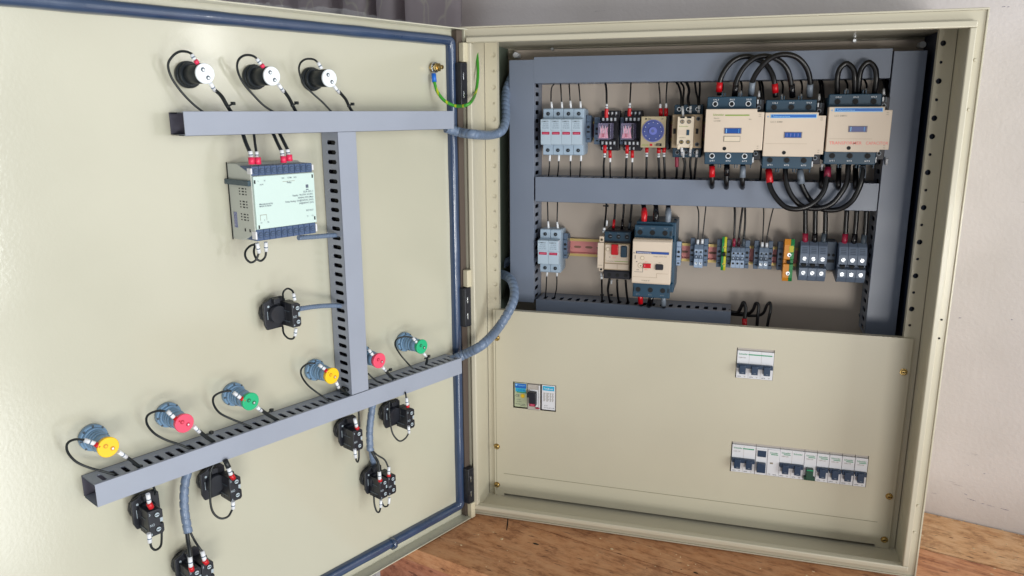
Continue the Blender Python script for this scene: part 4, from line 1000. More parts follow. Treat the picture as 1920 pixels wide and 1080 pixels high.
def colourlamp(label, x, z, col, dark):
    t = thing('pilot_lamp', label, 'pilot lamp', DOOR, (x, 20, z), 'coloured pilot lamps on the door')
    q = MB(); q.cyl((x, z), 14, 19.9, 13, 'lampblue', n=40, bev=.8)
    for k in range(8): a = k * PI / 4; q.box(x + 13 * math.cos(a) - 1, x + 13 * math.cos(a) + 1, 12.6, 14, z + 13 * math.sin(a) - 1, z + 13 * math.sin(a) + 1, 'greydark')
    q.cyl((x, z), 12, 13, 9, 'lampblue', n=40, bev=.5); q.build('locking_nut', t)
    q = MB()
    for y0, r in ((9, 10.4), (6, 9.6), (4, 10.4), (1, 9.6), (-1, 10.2)): q.cyl((x, z), r, y0, y0 - 3.4, 'lampblue', n=36, bev=.3)
    q.cyl((x, z), 9.5, -4, -17, 'lampblue', n=36); q.box(x - 7, x - 6, -3, 6, z - 8, z - 6.5, 'toggle'); q.build('barrel', t)
    q = MB(); q.cyl((x, z), 10.6, -19.5, -22, col, n=40, bev=.6); q.cyl((x, z), 9.8, -16, -19.5, col, n=36); d = q.build('coloured_disc', t)
    q = MB(); q.cyl((x - 2.6, z + 2.4), 2.4, -22.3, -21.9, dark, n=18); q.cyl((x + 3.6, z - 2.2), 2.3, -22.3, -21.9, dark, n=18); q.cyl((x - 2.3, z + 2.1), 1.1, -22.5, -22.2, col, n=12); q.cyl((x + 3.9, z - 2.5), 1.1, -22.5, -22.2, 'steelw', n=12); q.build('screw', d)

colourlamp('yellow pilot lamp at the far left end of the lower duct', -560.3, 309, 'discyellow', 'dyel')
colourlamp('pink pilot lamp between the left yellow and left green lamps', -480.5, 309, 'discpink', 'dpink')
colourlamp('green pilot lamp left of the upright duct', -400.3, 310, 'discgreen', 'dgrn')
colourlamp('yellow pilot lamp tucked against the upright duct', -284.5, 310, 'discyellow', 'dyel')
colourlamp('pink pilot lamp half hidden behind the upright duct', -206.5, 310.5, 'discpink', 'dpink')
colourlamp('green pilot lamp nearest the hinges', -128, 311.5, 'discgreen', 'dgrn')

def pushb(label, x, z, blocks, cat='push button', name='push_button', grp='black push buttons below the lower duct', yf=-20, cw=15, bw=7.3, dz=-6):
    t = thing(name, label, cat, DOOR, (x, 20, z), grp)
    q = MB(); q.cyl((x, z), 14.2, 19.9, 12.5, 'pbblack', n=12, bev=.8); q.cyl((x, z), 10.5, 12.5, -4, 'pbblack', n=28); q.build('locking_nut', t)
    q = MB(); q.prism([(x - cw, z - 12), (x - cw + 3, z - 19), (x + cw - 6, z - 19), (x + cw - 2, z - 14), (x + cw, z - 12), (x + cw, z + 16), (x + cw - 4, z + 20), (x - 4, z + 20), (x - 8, z + 17), (x - cw, z + 15)], 'y', 4, 8, 'pbblack', .8)
    q.box(x - 4, x + 4, -2, 4, z + 13, z + 19.5, 'pbblack', .6); q.cyl((x - 9, z + 10), 1.4, 3.6, 4.1, 'pbwhite', n=12); q.box(x - 11, x - 10.4, 3.7, 4.1, z - 6, z + 4, 'pbwhite'); q.build('collar', t)
    q = MB(); q.prism([(x - 1 + 5.2 * math.cos(k * PI / 3), z - 1 + 6.4 * math.sin(k * PI / 3)) for k in range(6)], 'y', 3.4, 4, 'greydark', .3); q.build('collar_port', t)
    zb = z; z = z + dz
    for bx in blocks:
        c = x + bx; B = bw
        q = MB(); q.prism([(c - B, z - 15), (c + B, z - 15), (c + B, z + 15), (c - B, z + 15)], 'y', -6, 4, 'pbblack', .8)
        q.prism([(c - B, z - 15), (c + B - 2, z - 15), (c + B, z - 12.5), (c + B, z - 3.5), (c + B - 3.5, z - 3.5), (c + B - 3.5, z + 3.5), (c + B, z + 3.5), (c + B, z + 12.5), (c + B - 3, z + 15), (c - B, z + 15)], 'y', yf, -6, 'pbblack', .8)
        q.box(c - B - .5, c - B, -14, 2, z - 9, z - 7.6, 'greydark'); q.box(c - B - .5, c - B, -14, 2, z + 4, z + 5, 'greydark'); b = q.build('contact_block', t)
        q = MB()
        for zz in (z + 8.6, z - 8.6):
            q.prism([(c + 4.2, zz - 3.4), (c + 4.2, zz + 3.4), (c - .4, zz + 3.6), (c - 2.4, zz), (c - .4, zz - 3.6)], 'y', yf - .3, yf + .1, 'hole'); q.cyl((c + 1.6, zz), 2.5, yf - .6, yf - .2, 'pbwhite', n=14); q.box(c - .4, c + 3.6, yf - .8, yf - .6, zz - .45, zz + .45, 'hole')
        q.box(c + B - 3.4, c + B + .3, yf + 2, -8, z - 2.4, z + 2.4, 'pbwhite', .4)
        q.text('NO', c - B + .9, z - 3.0, yf - .2, 4.2, 'pbwhite', wd=5); q.text('3', c - B + 1.0, z + 9.8, yf - .2, 3.8, 'pbwhite'); q.text('4', c - B + 1.0, z - 13.4, yf - .2, 3.8, 'pbwhite'); build_each(q, 'terminal_screw', b)
    return t
pushb('black selector switch mounted left of the upright duct', -343.5, 401, [14], cat='switch', name='selector_switch', grp='selector switch', bw=6, dz=-1)
pushb('push button contact block at the far left under the lower duct', -521, 213, [-1], bw=8)
pushb('push button with offset block, right of the left hanging conduit', -442, 215, [14])
pushb('double push button cut by the bottom edge of the photo', -482, 124, [-4, 11])
pushb('push button contact block just left of the right hanging conduit', -245.8, 214, [-2], bw=8)
pushb('push button nearest the hinges under the lower duct', -166.7, 214, [14])
pushb('double push button below the end of the right hanging conduit', -206, 126, [-1.5, 13.5])

# earth stud
t = thing('earth_stud', 'brass earth stud with nuts near the top hinge side of the door', 'earth stud', DOOR, (-54, 20, 702))
q = MB(); q.cyl((-54, 702), 3, 20, -2, 'brass', n=18, bev=.5); q.build('threaded_stud', t)
for y0, y1, r in ((19.5, 15, 6.6), (11, 5.5, 6.2)):
    q = MB(); q.cyl((-54, 702), r, y0, y1, 'brass', n=6, bev=.5); q.build('hex_nut', t)
q = MB(); q.cyl((-54, 702), 7.4, 14.5, 12, 'steel', n=24, bev=.3); q.build('washer', t)

# white protection relay
t = thing('protection_relay', 'boxy white protection relay with blue terminal strips left of the upright duct', 'relay', DOOR, (-341, 20, 540))
q = MB(); x0, x1 = -382, -301
q.prism([(20, 497), (20, 584), (-2, 584), (-12, 580), (-30, 574), (-30, 508), (-12, 500), (-2, 497)], 'x', x0, x1, 'relaybody', .8); bd = q.build('case', t)
q = MB(); q.box(x0 - .4, x0 - .1, 17.6, 19.6, 496, 585, 'hole'); 
for gz in (556, 541.5, 527):
    for c in range(3):
        for r in range(3): q.box(x0 - .35, x0 + .2, -3.5 - c * 6.6 - (3.4 if c == 1 else 2), -3.5 - c * 6.6 + (.6 if c == 1 else 0), gz - r * 3.2, gz - r * 3.2 + 1.3, 'hole')
for y in (-9, -19): q.box(x0 - .35, x0 + .2, y - 2, y, 508, 511.5, 'hole')
q.box(x0 - .5, x0, 6, 12, 511, 529, 'wingrey'); q.build('vent_slots', bd)
q = MB(); q.box(x0 - 4, x0 - .2, -30, 26, 560.5, 566.5, 'toggle2', .7); q.build('mounting_clip', t); q = MB(); q.box(x1 + .2, x1 + 6, -22, 12, 519.5, 525.5, 'toggle2', .7); q.build('mounting_clip', t)

q = MB(); q.box(x0 + 1, x1 - .6, -33.5, -30, 512, 571, 'relayface', .6); fc = q.build('face_label', t)
q = MB(); y = -33.75
def tx(s, u, v, sz, al='r', wd=None, m='txtgrey2'): q.text(s, x0 + 1 + u * 79.4, 512 + v * 59, y, sz, m, al, wd)

tx('NC', .47, .92, 2.4, 'c'); tx('COM', .575, .92, 2.4, 'c'); tx('NO', .67, .92, 2.4, 'c'); tx('Relay', .565, .83, 2.8, 'c'); tx('L', .07, .90, 2.4, 'c'); tx('N', .17, .90, 2.4, 'c'); tx('AUX', .12, .83, 2.2, 'c')
tx('ELR-201-1', .96, .62, 2.9, 'r', 13); tx('Supply : 90-270V AC/DC', .96, .565, 2.7, 'r', 28); tx('50/60Hz,10VA (Max)', .96, .51, 2.7, 'r', 21); tx('Relay Rating : 5A@250VAC (NO)', .96, .455, 2.7, 'r', 38); tx('3A@250VAC (NC)', .96, .40, 2.7, 'r', 20); tx('EXT.RST', .95, .245, 2.7, 'r', 10)
tx('Y1', .84, .13, 2.4, 'c'); tx('Y2', .93, .13, 2.4, 'c'); tx('Manufactured by', .06, .46, 2.6, 'l', 17); tx('MADE IN INDIA', .06, .42, 2.4, 'l', 15); tx('S1', .07, .11, 2.4, 'c'); tx('S2', .18, .11, 2.4, 'c'); tx('T', .125, .15, 2.2, 'c')
for a, b, c, d in ((.46, .66, .865, .868), (.06, .16, .265, .27)): q.box(x0 + 1 + a * 79.4, x0 + 1 + b * 79.4, y, y + .2, 512 + c * 59, 512 + d * 59 + .2, 'txtfaint')
for a in (.06, .16): q.box(x0 + 1 + a * 79.4, x0 + 1.3 + a * 79.4, y, y + .2, 512 + .16 * 59, 512 + .27 * 59, 'txtfaint')
q.box(x0 + 68, x0 + 71.5, y, y + .2, 553.8, 557.6, 'txtgrey2'); q.box(x0 + 68, x0 + 71.5, y, y + .2, 551.4, 552.4, 'txtgrey2')
for a, b in ((.015, .90), (.97, .93), (.97, .09), (.03, .045)): q.box(x0 + 1 + a * 79 - .7, x0 + 1 + a * 79 + .9, y - .1, y + .2, 512 + b * 59 - 2, 512 + b * 59 + 2, 'hole')
q.build('printed_text', fc)
for z0, z1, nm in ((571.6, 582, 'upper'), (498.6, 511.4, 'lower')):
    q = MB(); q.box(x0 + 1, x1 - 1, -31, 0, z0, z1, 'relayterm', .7)
    for k in range(10):
        c = x0 + 6 + k * 7.7; q.cyl((c, (z0 + z1) / 2), 3.1, -31.6, -30.8, 'bigdark', n=18); q.cyl((c, (z0 + z1) / 2), 2.4, -31.9, -31.5, 'relayterm', n=16); q.box(c - 2, c + 2, -32.1, -31.8, (z0 + z1) / 2 - .35, (z0 + z1) / 2 + .35, 'bigdark')
        if k: q.box(c - 4.1, c - 3.6, -32.2, -31, z0 + .6, z1 - .6, 'relayterm')
    for xx in (x0 - .6, x1 - 1.4): q.box(xx, xx + 2, -32, -24, z0 + 2, z1 - 2, 'mcbwhite', .5)
    q.build('terminal_strip', t)

# ================================================================== wires and conduits
WIRES = [
('control_wire','black wire down into first fuse holder from the left,top row','wires above the top fuse holders',1.15,'blk',[(85.5,172.0,685.9),(81.1,168.0,677.3),(81.3,164.0,656.8)],[('marker_sleeve','white',1.8,[(81.7,164.0,655.9),(83.2,164.0,644.8)])]),
('control_wire','black wire down into second fuse holder from the left,top row','wires above the top fuse holders',1.15,'blk',[(95.4,172.0,685.7),(99.2,164.0,655.8)],[('marker_sleeve','white',1.8,[(99.2,164.0,655.8),(100.3,164.0,644.7)])]),
('control_wire','black wire down into third fuse holder from the left,top row','wires above the top fuse holders',1.15,'blk',[(109.7,172.0,685.5),(113.5,164.0,656.5)],[('marker_sleeve','white',1.8,[(113.5,164.0,657.4),(115.0,164.0,645.5)])]),
('control_wire','black wire down into fourth fuse holder from the left,top row','wires above the top fuse holders',1.15,'blk',[(125.6,172.0,685.3),(130.4,164.0,655.6)],[('marker_sleeve','white',1.8,[(130.3,164.0,656.4),(131.4,164.0,644.6)])]),
('control_wire','black wire leaving bottom of first top fuse holder from the left','wires below the top fuse holders',1.15,'blk',[(79.7,164.0,560.4),(78.9,166.0,547.9),(75.7,172.0,530.4)],[('marker_sleeve','white',1.8,[(80.1,164.0,571.0),(79.7,164.0,559.5)])]),
('control_wire','black wire leaving bottom of second top fuse holder from the left','wires below the top fuse holders',1.15,'blk',[(95.3,164.0,560.6),(94.5,166.0,548.1),(91.5,172.0,530.7)],[('marker_sleeve','white',1.8,[(95.6,164.0,571.2),(95.3,164.0,559.7)])]),
('control_wire','black wire leaving bottom of third top fuse holder from the left','wires below the top fuse holders',1.15,'blk',[(115.3,164.0,560.9),(114.0,172.0,530.2)],[('marker_sleeve','white',1.8,[(115.6,164.0,571.4),(115.3,164.0,560.0)])]),
('control_wire','black wire leaving bottom of fourth top fuse holder from the left','wires below the top fuse holders',1.15,'blk',[(132.8,164.0,561.1),(129.9,172.0,530.5)],[('marker_sleeve','white',1.8,[(133.1,164.0,571.6),(132.8,164.0,560.2)])]),
('control_wire','black wire into left pole of the lower two pole fuse holder','wires above the lower fuse holder',1.15,'blk',[(74.6,172.0,491.4),(76.1,168.0,475.5),(77.7,164.0,456.8)],[('marker_sleeve','white',1.8,[(77.7,164.0,457.8),(78.7,164.0,445.9)])]),
('control_wire','black wire into right pole of the lower two pole fuse holder','wires above the lower fuse holder',1.15,'blk',[(92.3,172.0,491.9),(92.9,168.0,476.0),(93.5,164.0,456.5)],[('marker_sleeve','white',1.8,[(93.5,164.0,457.4),(95.0,164.0,446.5)])]),
('control_wire','black wire from left pole of lower fuse holder into bottom duct','wires below the lower fuse holder',1.15,'blk',[(75.9,164.0,362.6),(74.7,166.0,340.2),(70.7,175.0,317.7)],[('marker_sleeve','white',1.8,[(76.8,164.0,371.2),(76.0,164.0,361.7)])]),
('control_wire','black wire from right pole of lower fuse holder into bottom duct','wires below the lower fuse holder',1.15,'blk',[(94.0,164.0,363.6),(93.2,166.0,341.4),(87.1,175.0,318.7)],[('marker_sleeve','white',1.8,[(94.3,164.0,372.1),(94.0,164.0,362.7)])]),
('control_wire','pair of black wires dropping onto left small clear relay','wires above the two clear relays',1.7,'blk',[(169.5,172.0,685.5),(172.5,166.0,672.8),(174.4,160.0,651.0)],[('marker_sleeve','white',2.0,[(174.4,160.0,651.8),(174.5,160.0,644.3)]),('crimp_lug','red',3.0,[(174.9,158.0,644.3),(174.6,158.0,637.6),(174.8,158.0,630.1)])]),
('control_wire','single black wire dropping onto right small clear relay','wires above the two clear relays',1.3,'blk',[(210.7,172.0,684.9),(211.2,166.0,668.2),(211.6,160.0,651.6)],[('marker_sleeve','white',2.0,[(211.6,160.0,653.2),(211.4,160.0,645.0)]),('crimp_lug','red',3.0,[(211.7,158.0,644.9),(211.5,158.0,638.3),(211.6,158.0,632.5)])]),
('control_wire','black wire pair with red lug leaving left side of left relay','wires below the two clear relays',1.8,'blk',[(172.9,160.0,568.7),(171.2,164.0,553.8),(170.4,172.0,532.2)],[('marker_sleeve','white',2.0,[(173.5,158.0,574.0),(173.2,158.0,567.1)]),('crimp_lug','red',3.0,[(173.4,157.0,586.9),(173.7,157.0,574.1)])]),
('control_wire','thin black wire with lower red lug leaving right side of left relay','wires below the two clear relays',1.2,'blk',[(182.3,160.0,561.1),(182.0,164.0,545.3),(181.6,172.0,532.4)],[('marker_sleeve','white',1.8,[(182.4,158.0,567.2),(182.6,158.0,559.5)]),('crimp_lug','red',2.8,[(181.9,157.0,578.4),(182.6,157.0,566.4)])]),
('control_wire','black wire pair with red lug leaving left side of right relay','wires below the two clear relays',1.8,'blk',[(209.0,160.0,569.1),(208.0,164.0,554.3),(206.7,172.0,532.9)],[('marker_sleeve','white',2.0,[(209.5,158.0,574.4),(209.3,158.0,566.7)]),('crimp_lug','red',3.0,[(209.7,157.0,587.2),(209.7,157.0,573.6)])]),
('control_wire','thin black wire with lower red lug leaving right side of right relay','wires below the two clear relays',1.2,'blk',[(218.3,160.0,561.6),(217.9,164.0,545.8),(217.2,172.0,533.1)],[('marker_sleeve','white',1.8,[(218.4,158.0,567.7),(218.6,158.0,560.0)]),('crimp_lug','red',2.8,[(218.1,157.0,578.8),(218.5,157.0,566.9)])]),
('control_wire','left of two black wires entering top of round dial timer','wires above the dial timer',1.2,'blk',[(254.6,172.0,685.1),(257.3,168.0,667.8),(259.0,166.0,650.5)],[('marker_sleeve','white',1.9,[(259.0,166.0,651.3),(259.3,166.0,643.9)]),('crimp_lug','red',3.2,[(259.7,166.0,644.7),(260.6,166.0,632.3)])]),
('control_wire','right of two black wires entering top of round dial timer','wires above the dial timer',1.2,'blk',[(267.9,172.0,684.9),(267.7,168.0,667.7),(268.2,166.0,651.2)],[('marker_sleeve','white',1.9,[(268.1,166.0,652.1),(268.5,166.0,643.8)]),('crimp_lug','red',3.2,[(268.4,166.0,644.7),(269.0,166.0,632.3)])]),
('control_wire','lone black wire under left corner of dial timer','wires below the dial timer',1.9,'blk',[(241.2,160.0,569.5),(241.0,164.0,550.5),(240.3,172.0,532.7)],[('marker_sleeve','white',2.3,[(240.9,160.0,576.3),(241.2,160.0,568.7)]),('crimp_lug','red',2.9,[(241.1,160.0,583.9),(241.0,160.0,575.4)])]),
('control_wire','black wire under right half of dial timer,left of the pair','wires below the dial timer',2.1,'blk',[(260.2,160.0,569.7),(261.0,164.0,550.8),(261.4,172.0,533.1)],[('marker_sleeve','white',2.3,[(260.0,160.0,575.6),(260.3,160.0,568.0)]),('crimp_lug','red',3.2,[(259.7,160.0,584.0),(260.0,160.0,574.8)])]),
('control_wire','black wire under right corner of dial timer,right of the pair','wires below the dial timer',2.0,'blk',[(268.6,160.0,570.7),(269.9,164.0,551.0),(270.4,172.0,533.2)],[('marker_sleeve','white',2.1,[(268.4,160.0,576.6),(268.7,160.0,569.0)]),('crimp_lug','red',2.9,[(268.5,160.0,584.1),(268.4,160.0,575.7)])]),
('control_wire','leftmost black wire curving into top of small beige contactor','wires above the small beige contactor',1.8,'blk',[(282.0,172.0,684.7),(286.7,168.0,678.0),(291.3,158.0,664.8),(292.6,150.0,646.9)],[('marker_sleeve','white',1.8,[(295.6,135.0,646.8),(298.1,126.0,631.6)])]),
('control_wire','second black wire curving into top of small beige contactor','wires above the small beige contactor',1.6,'blk',[(288.6,172.0,684.6),(294.4,166.0,675.5),(294.9,156.0,659.1),(295.3,148.0,645.3)],[]),
('control_wire','middle thick black wire into top of small beige contactor','wires above the small beige contactor',2.2,'blk',[(297.7,172.0,684.5),(302.5,168.0,673.0),(302.1,158.0,659.0),(304.8,150.0,647.6)],[('marker_sleeve','white',2.0,[(307.6,142.0,647.6),(307.3,142.0,637.1)])]),
('control_wire','fourth black wire into top of small beige contactor','wires above the small beige contactor',1.6,'blk',[(310.7,172.0,684.3),(313.4,166.0,669.6),(316.7,158.0,659.7),(318.4,150.0,648.3)],[('marker_sleeve','white',2.0,[(320.4,142.0,648.3),(320.2,142.0,637.1)])]),
('control_wire','rightmost black wire into top of small beige contactor','wires above the small beige contactor',1.6,'blk',[(318.1,172.0,684.2),(319.1,166.0,669.5),(319.1,158.0,659.7),(319.9,152.0,648.3)],[]),
('control_wire','black wire with dark red sleeve under small beige contactor','wires below the small beige contactor',2.0,'blk',[(289.4,160.0,555.8),(289.6,164.0,545.3),(288.7,172.0,532.7)],[('crimp_lug','maroon',3.0,[(288.9,158.0,569.3),(289.2,158.0,562.6),(289.6,158.0,553.4)])]),
('control_wire','black wire with white marker under centre of small beige contactor','wires below the small beige contactor',2.2,'blk',[(298.9,158.0,569.4),(301.7,160.0,560.1),(301.2,164.0,547.2),(299.7,172.0,532.9)],[('marker_sleeve','white',2.0,[(297.8,125.0,585.9),(298.3,140.0,572.9)]),('marker_sleeve','white',1.6,[(299.8,142.0,581.0),(300.1,146.0,569.3)])]),
('control_wire','black wire with white marker right of centre under beige contactor','wires below the small beige contactor',1.9,'blk',[(310.5,158.0,569.6),(310.1,162.0,555.9),(312.3,172.0,533.2)],[('marker_sleeve','white',2.0,[(310.4,140.0,582.9),(310.2,146.0,571.9)])]),
('control_wire','rightmost black wire with white marker under beige contactor','wires below the small beige contactor',1.9,'blk',[(319.5,158.0,569.7),(318.4,162.0,554.4),(317.3,172.0,533.3)],[('marker_sleeve','white',2.0,[(320.5,142.0,581.2),(320.1,146.0,570.3)])]),
('power_cable','thick black cable with red boots arching between left and middle contactors','cables arching over left and middle contactors',3.9,'blk',[(349.8,135.0,663.7),(349.6,130.0,683.0),(356.3,130.0,700.6),(369.3,132.0,714.3),(387.2,133.0,718.5),(408.8,133.0,710.4),(420.9,132.0,697.3),(427.3,131.0,680.4),(430.4,135.0,659.8)],[('cable_boot','red',4.9,[(348.8,133.0,668.4),(349.2,130.5,682.3)]),('cable_boot','red',4.9,[(427.8,131.0,678.9),(429.9,133.0,666.0)])]),
('power_cable','thick all black cable arching second between left and middle contactors','cables arching over left and middle contactors',3.9,'blk',[(371.7,135.0,660.4),(373.4,126.0,683.3),(383.5,121.0,703.5),(399.1,119.0,715.8),(416.8,119.0,716.9),(435.2,121.0,708.4),(446.9,125.0,691.2),(454.3,135.0,659.6)],[('cable_boot','blackgloss',4.7,[(371.7,135.0,660.4),(372.9,128.0,678.8)]),('cable_boot','blackgloss',4.7,[(451.4,128.0,677.7),(454.3,135.0,659.6)])]),
('power_cable','thick black cable with grey boots,highest arch between left and middle contactors','cables arching over left and middle contactors',3.9,'blk',[(395.5,135.0,660.2),(396.1,120.0,682.8),(405.2,112.0,700.3),(420.2,108.0,714.6),(438.0,107.0,718.5),(455.0,109.0,713.9),(468.7,114.0,699.9),(475.8,122.0,681.7),(478.0,135.0,659.4)],[('cable_boot','grey',4.8,[(395.3,133.0,663.2),(396.1,120.5,682.0)]),('cable_boot','grey',4.8,[(476.2,124.0,678.0),(477.8,134.0,660.9)])]),
('power_cable','short black cable hoop on left and centre terminals of right contactor','cable hoops over the right contactor',3.8,'blk',[(515.9,135.0,659.1),(513.0,128.0,682.8),(514.5,127.0,697.5),(523.0,127.0,705.4),(532.9,127.0,697.2),(536.4,128.0,682.5),(538.8,135.0,658.8)],[]),
('power_cable','short black cable hoop on centre and right terminals of right contactor','cable hoops over the right contactor',3.8,'blk',[(543.8,135.0,658.8),(542.1,128.0,682.4),(544.0,127.0,698.4),(552.3,127.0,706.3),(561.5,127.0,697.4),(564.7,128.0,680.6),(564.3,135.0,658.6)],[]),
('power_cable','short cable stub with bright red sleeve under left contactor','cable stubs under the left contactor',3.9,'blk',[(343.7,130.0,560.1),(345.5,128.0,542.4),(346.0,133.0,530.5),(346.0,150.0,522.3)],[('cable_boot','red',4.7,[(344.7,128.0,557.8),(345.6,128.0,540.8)])]),
('power_cable','short all black cable stub under left contactor','cable stubs under the left contactor',3.9,'blk',[(366.7,130.0,560.5),(366.9,128.0,542.8),(367.6,133.0,530.1),(367.9,150.0,522.0)],[('cable_boot','blackgloss',4.6,[(366.7,128.0,559.8),(367.3,128.0,542.8)])]),
('power_cable','short cable stub with grey sleeve under left contactor','cable stubs under the left contactor',3.9,'blk',[(390.2,130.0,560.8),(390.5,128.0,543.2),(391.3,133.0,530.6),(391.9,150.0,522.5)],[('cable_boot','grey',4.6,[(390.3,128.0,558.5),(390.8,128.0,540.8)])]),
('power_cable','thick black cable with red boots sagging between middle and right contactors','cables sagging under middle and right contactors',3.9,'blk',[(427.4,133.0,559.5),(429.5,122.0,534.8),(438.1,116.0,516.4),(452.6,112.0,501.2),(467.9,111.0,497.0),(484.1,112.0,500.6),(498.4,115.0,510.9),(507.8,119.0,527.3),(510.8,127.0,553.3),(510.3,133.0,567.0)],[('cable_boot','red',5.4,[(427.7,129.0,553.4),(430.7,121.5,534.1)]),('cable_boot','maroon',5.2,[(511.0,129.0,557.9),(510.7,125.0,544.1)])]),
('power_cable','thick all black cable sagging second between middle and right contactors','cables sagging under middle and right contactors',3.9,'blk',[(451.1,133.0,559.9),(454.0,126.0,535.0),(463.7,124.0,514.6),(479.9,124.0,499.8),(500.4,124.0,497.2),(519.1,124.0,504.2),(531.6,124.0,521.1),(538.3,126.0,538.3),(539.0,133.0,565.8)],[]),
('power_cable','thick black cable with grey boots sagging lowest towards right contactor','cables sagging under middle and right contactors',3.9,'blk',[(472.2,133.0,560.2),(475.2,128.0,535.3),(486.2,132.0,514.4),(501.0,133.0,499.4),(516.4,133.0,494.2),(534.6,132.0,497.3),(548.4,128.0,510.1),(556.2,125.0,531.0),(558.6,126.0,546.5),(558.3,133.0,567.6)],[('cable_boot','grey',5.2,[(472.4,130.0,554.1),(476.2,128.5,532.9)]),('cable_boot','grey',5.0,[(558.7,131.0,560.0),(558.8,126.5,543.3)])]),
('power_cable','short black cable entering the duct at left under right contactor','cable stubs under the right contactor',4.0,'blk',[(505.9,160.0,554.1),(504.4,134.0,533.0),(506.5,150.0,526.0)],[]),
('power_cable','short black cable entering the duct at centre under right contactor','cable stubs under the right contactor',4.0,'blk',[(529.7,160.0,557.7),(528.0,134.0,533.5),(530.6,150.0,524.9)],[]),
('power_cable','short black cable entering the duct at right under right contactor','cable stubs under the right contactor',4.0,'blk',[(552.8,160.0,558.0),(551.4,134.0,534.0),(554.4,150.0,525.4)],[]),
('power_cable','power cable with glossy red boot on top of teal motor breaker','power cables above the teal motor breaker',4.0,'blk',[(237.3,168.0,493.7),(239.8,156.0,488.1),(243.4,134.0,478.8),(243.0,135.0,463.2)],[('cable_boot','red',4.8,[(241.5,148.0,484.8),(243.4,134.0,478.8),(243.5,134.0,465.0)])]),
('power_cable','power cable with black boot on top of teal motor breaker','power cables above the teal motor breaker',4.0,'blk',[(256.4,168.0,494.2),(259.5,156.0,488.7),(262.0,134.0,479.4),(260.8,135.0,463.8)],[('cable_boot','blackgloss',4.8,[(260.4,148.0,485.4),(262.0,134.0,479.4),(261.7,134.0,465.7)])]),
('power_cable','power cable with pale grey boot on top of teal motor breaker','power cables above the teal motor breaker',4.0,'blk',[(277.0,168.0,494.8),(279.1,156.0,489.3),(281.3,134.0,480.1),(280.2,135.0,464.5)],[('cable_boot','grey',4.8,[(279.9,148.0,486.0),(281.3,134.0,480.1),(281.0,134.0,466.4)])]),
('power_cable','power cable with red boot under teal motor breaker','power cables below the teal motor breaker',4.0,'blk',[(240.3,140.0,347.9),(241.7,140.0,332.5),(240.7,160.0,320.2)],[('cable_boot','red',4.6,[(241.3,135.0,350.0),(242.1,138.0,330.3)])]),
('power_cable','power cable with black boot under teal motor breaker','power cables below the teal motor breaker',4.0,'blk',[(259.6,140.0,347.2),(256.6,140.0,331.7),(253.2,160.0,318.2)],[('cable_boot','blackgloss',4.6,[(260.0,135.0,349.3),(257.8,138.0,328.6)])]),
('power_cable','power cable with grey boot under teal motor breaker','power cables below the teal motor breaker',4.0,'blk',[(277.8,140.0,346.6),(279.2,140.0,331.3),(278.8,160.0,319.1)],[('cable_boot','grey',4.6,[(278.5,135.0,348.7),(279.5,138.0,329.1)])]),
('control_wire','pair of thin black wires with white marker left of small motor breaker','wires above the small motor breaker',1.6,'blk',[(175.8,172.0,494.2),(177.3,160.0,475.2),(178.4,140.0,453.1)],[('marker_sleeve','white',2.3,[(178.4,140.0,454.0),(177.7,140.0,446.0)]),('marker_sleeve','white',1.5,[(180.9,150.0,465.0),(180.7,150.0,455.3)]),('cable_tie','blk',2.6,[(172.8,164.0,487.0),(179.0,164.0,487.2)])]),
('control_wire','black wire with red ferrule into top of small motor breaker','wires above the small motor breaker',1.9,'blk',[(191.0,172.0,494.6),(191.2,168.0,476.4),(190.8,162.0,459.3)],[('ferrule','red',2.4,[(190.8,164.0,464.4),(190.4,160.0,450.6)])]),
('control_wire','all black wire into top centre of small motor breaker','wires above the small motor breaker',1.9,'blk',[(205.2,172.0,495.0),(205.4,168.0,475.1),(204.9,162.0,459.8)],[('ferrule','blackgloss',2.5,[(205.0,164.0,464.9),(204.6,160.0,450.3)])]),
('control_wire','black wire with grey ferrule into top of small motor breaker','wires above the small motor breaker',1.9,'blk',[(218.4,172.0,495.4),(217.8,168.0,475.5),(217.3,162.0,460.2)],[('ferrule','greydark',2.4,[(217.4,164.0,463.5),(217.0,160.0,450.7)])]),
('control_wire','leftmost black wire with tie under small motor breaker','wires below the small motor breaker',1.6,'blk',[(174.2,150.0,370.1),(173.5,160.0,347.5),(172.7,172.0,317.4)],[('marker_sleeve','white',2.0,[(174.0,148.0,376.9),(174.7,148.0,365.9)]),('cable_tie','blk',2.8,[(170.7,165.0,334.0),(174.4,165.0,334.3)])]),
('control_wire','black wire pair with tie under small motor breaker','wires below the small motor breaker',2.0,'blk',[(187.1,155.0,366.1),(184.1,160.0,343.5),(187.5,172.0,314.6)],[('marker_sleeve','white',1.7,[(190.9,154.0,363.7),(189.9,156.0,356.8)]),('cable_tie','blk',2.8,[(186.3,165.0,335.0),(189.9,165.0,335.2)])]),
('control_wire','third black wire curving from small motor breaker into bottom duct','wires below the small motor breaker',1.9,'blk',[(199.7,155.0,364.9),(200.5,160.0,339.9),(203.1,172.0,314.7)],[]),
('control_wire','rightmost black wire from small motor breaker into bottom duct','wires below the small motor breaker',1.9,'blk',[(214.0,155.0,364.8),(215.9,160.0,340.8),(218.7,172.0,314.8)],[]),
('control_wire','left thin black wire into first grey terminal pair','wires above the first grey terminal pair',1.0,'blk',[(322.7,172.0,493.1),(326.9,168.0,479.0),(327.9,165.0,453.3),(328.0,165.0,435.0)],[('ferrule','white',2.2,[(327.9,165.0,436.7),(327.9,165.0,428.8)])]),
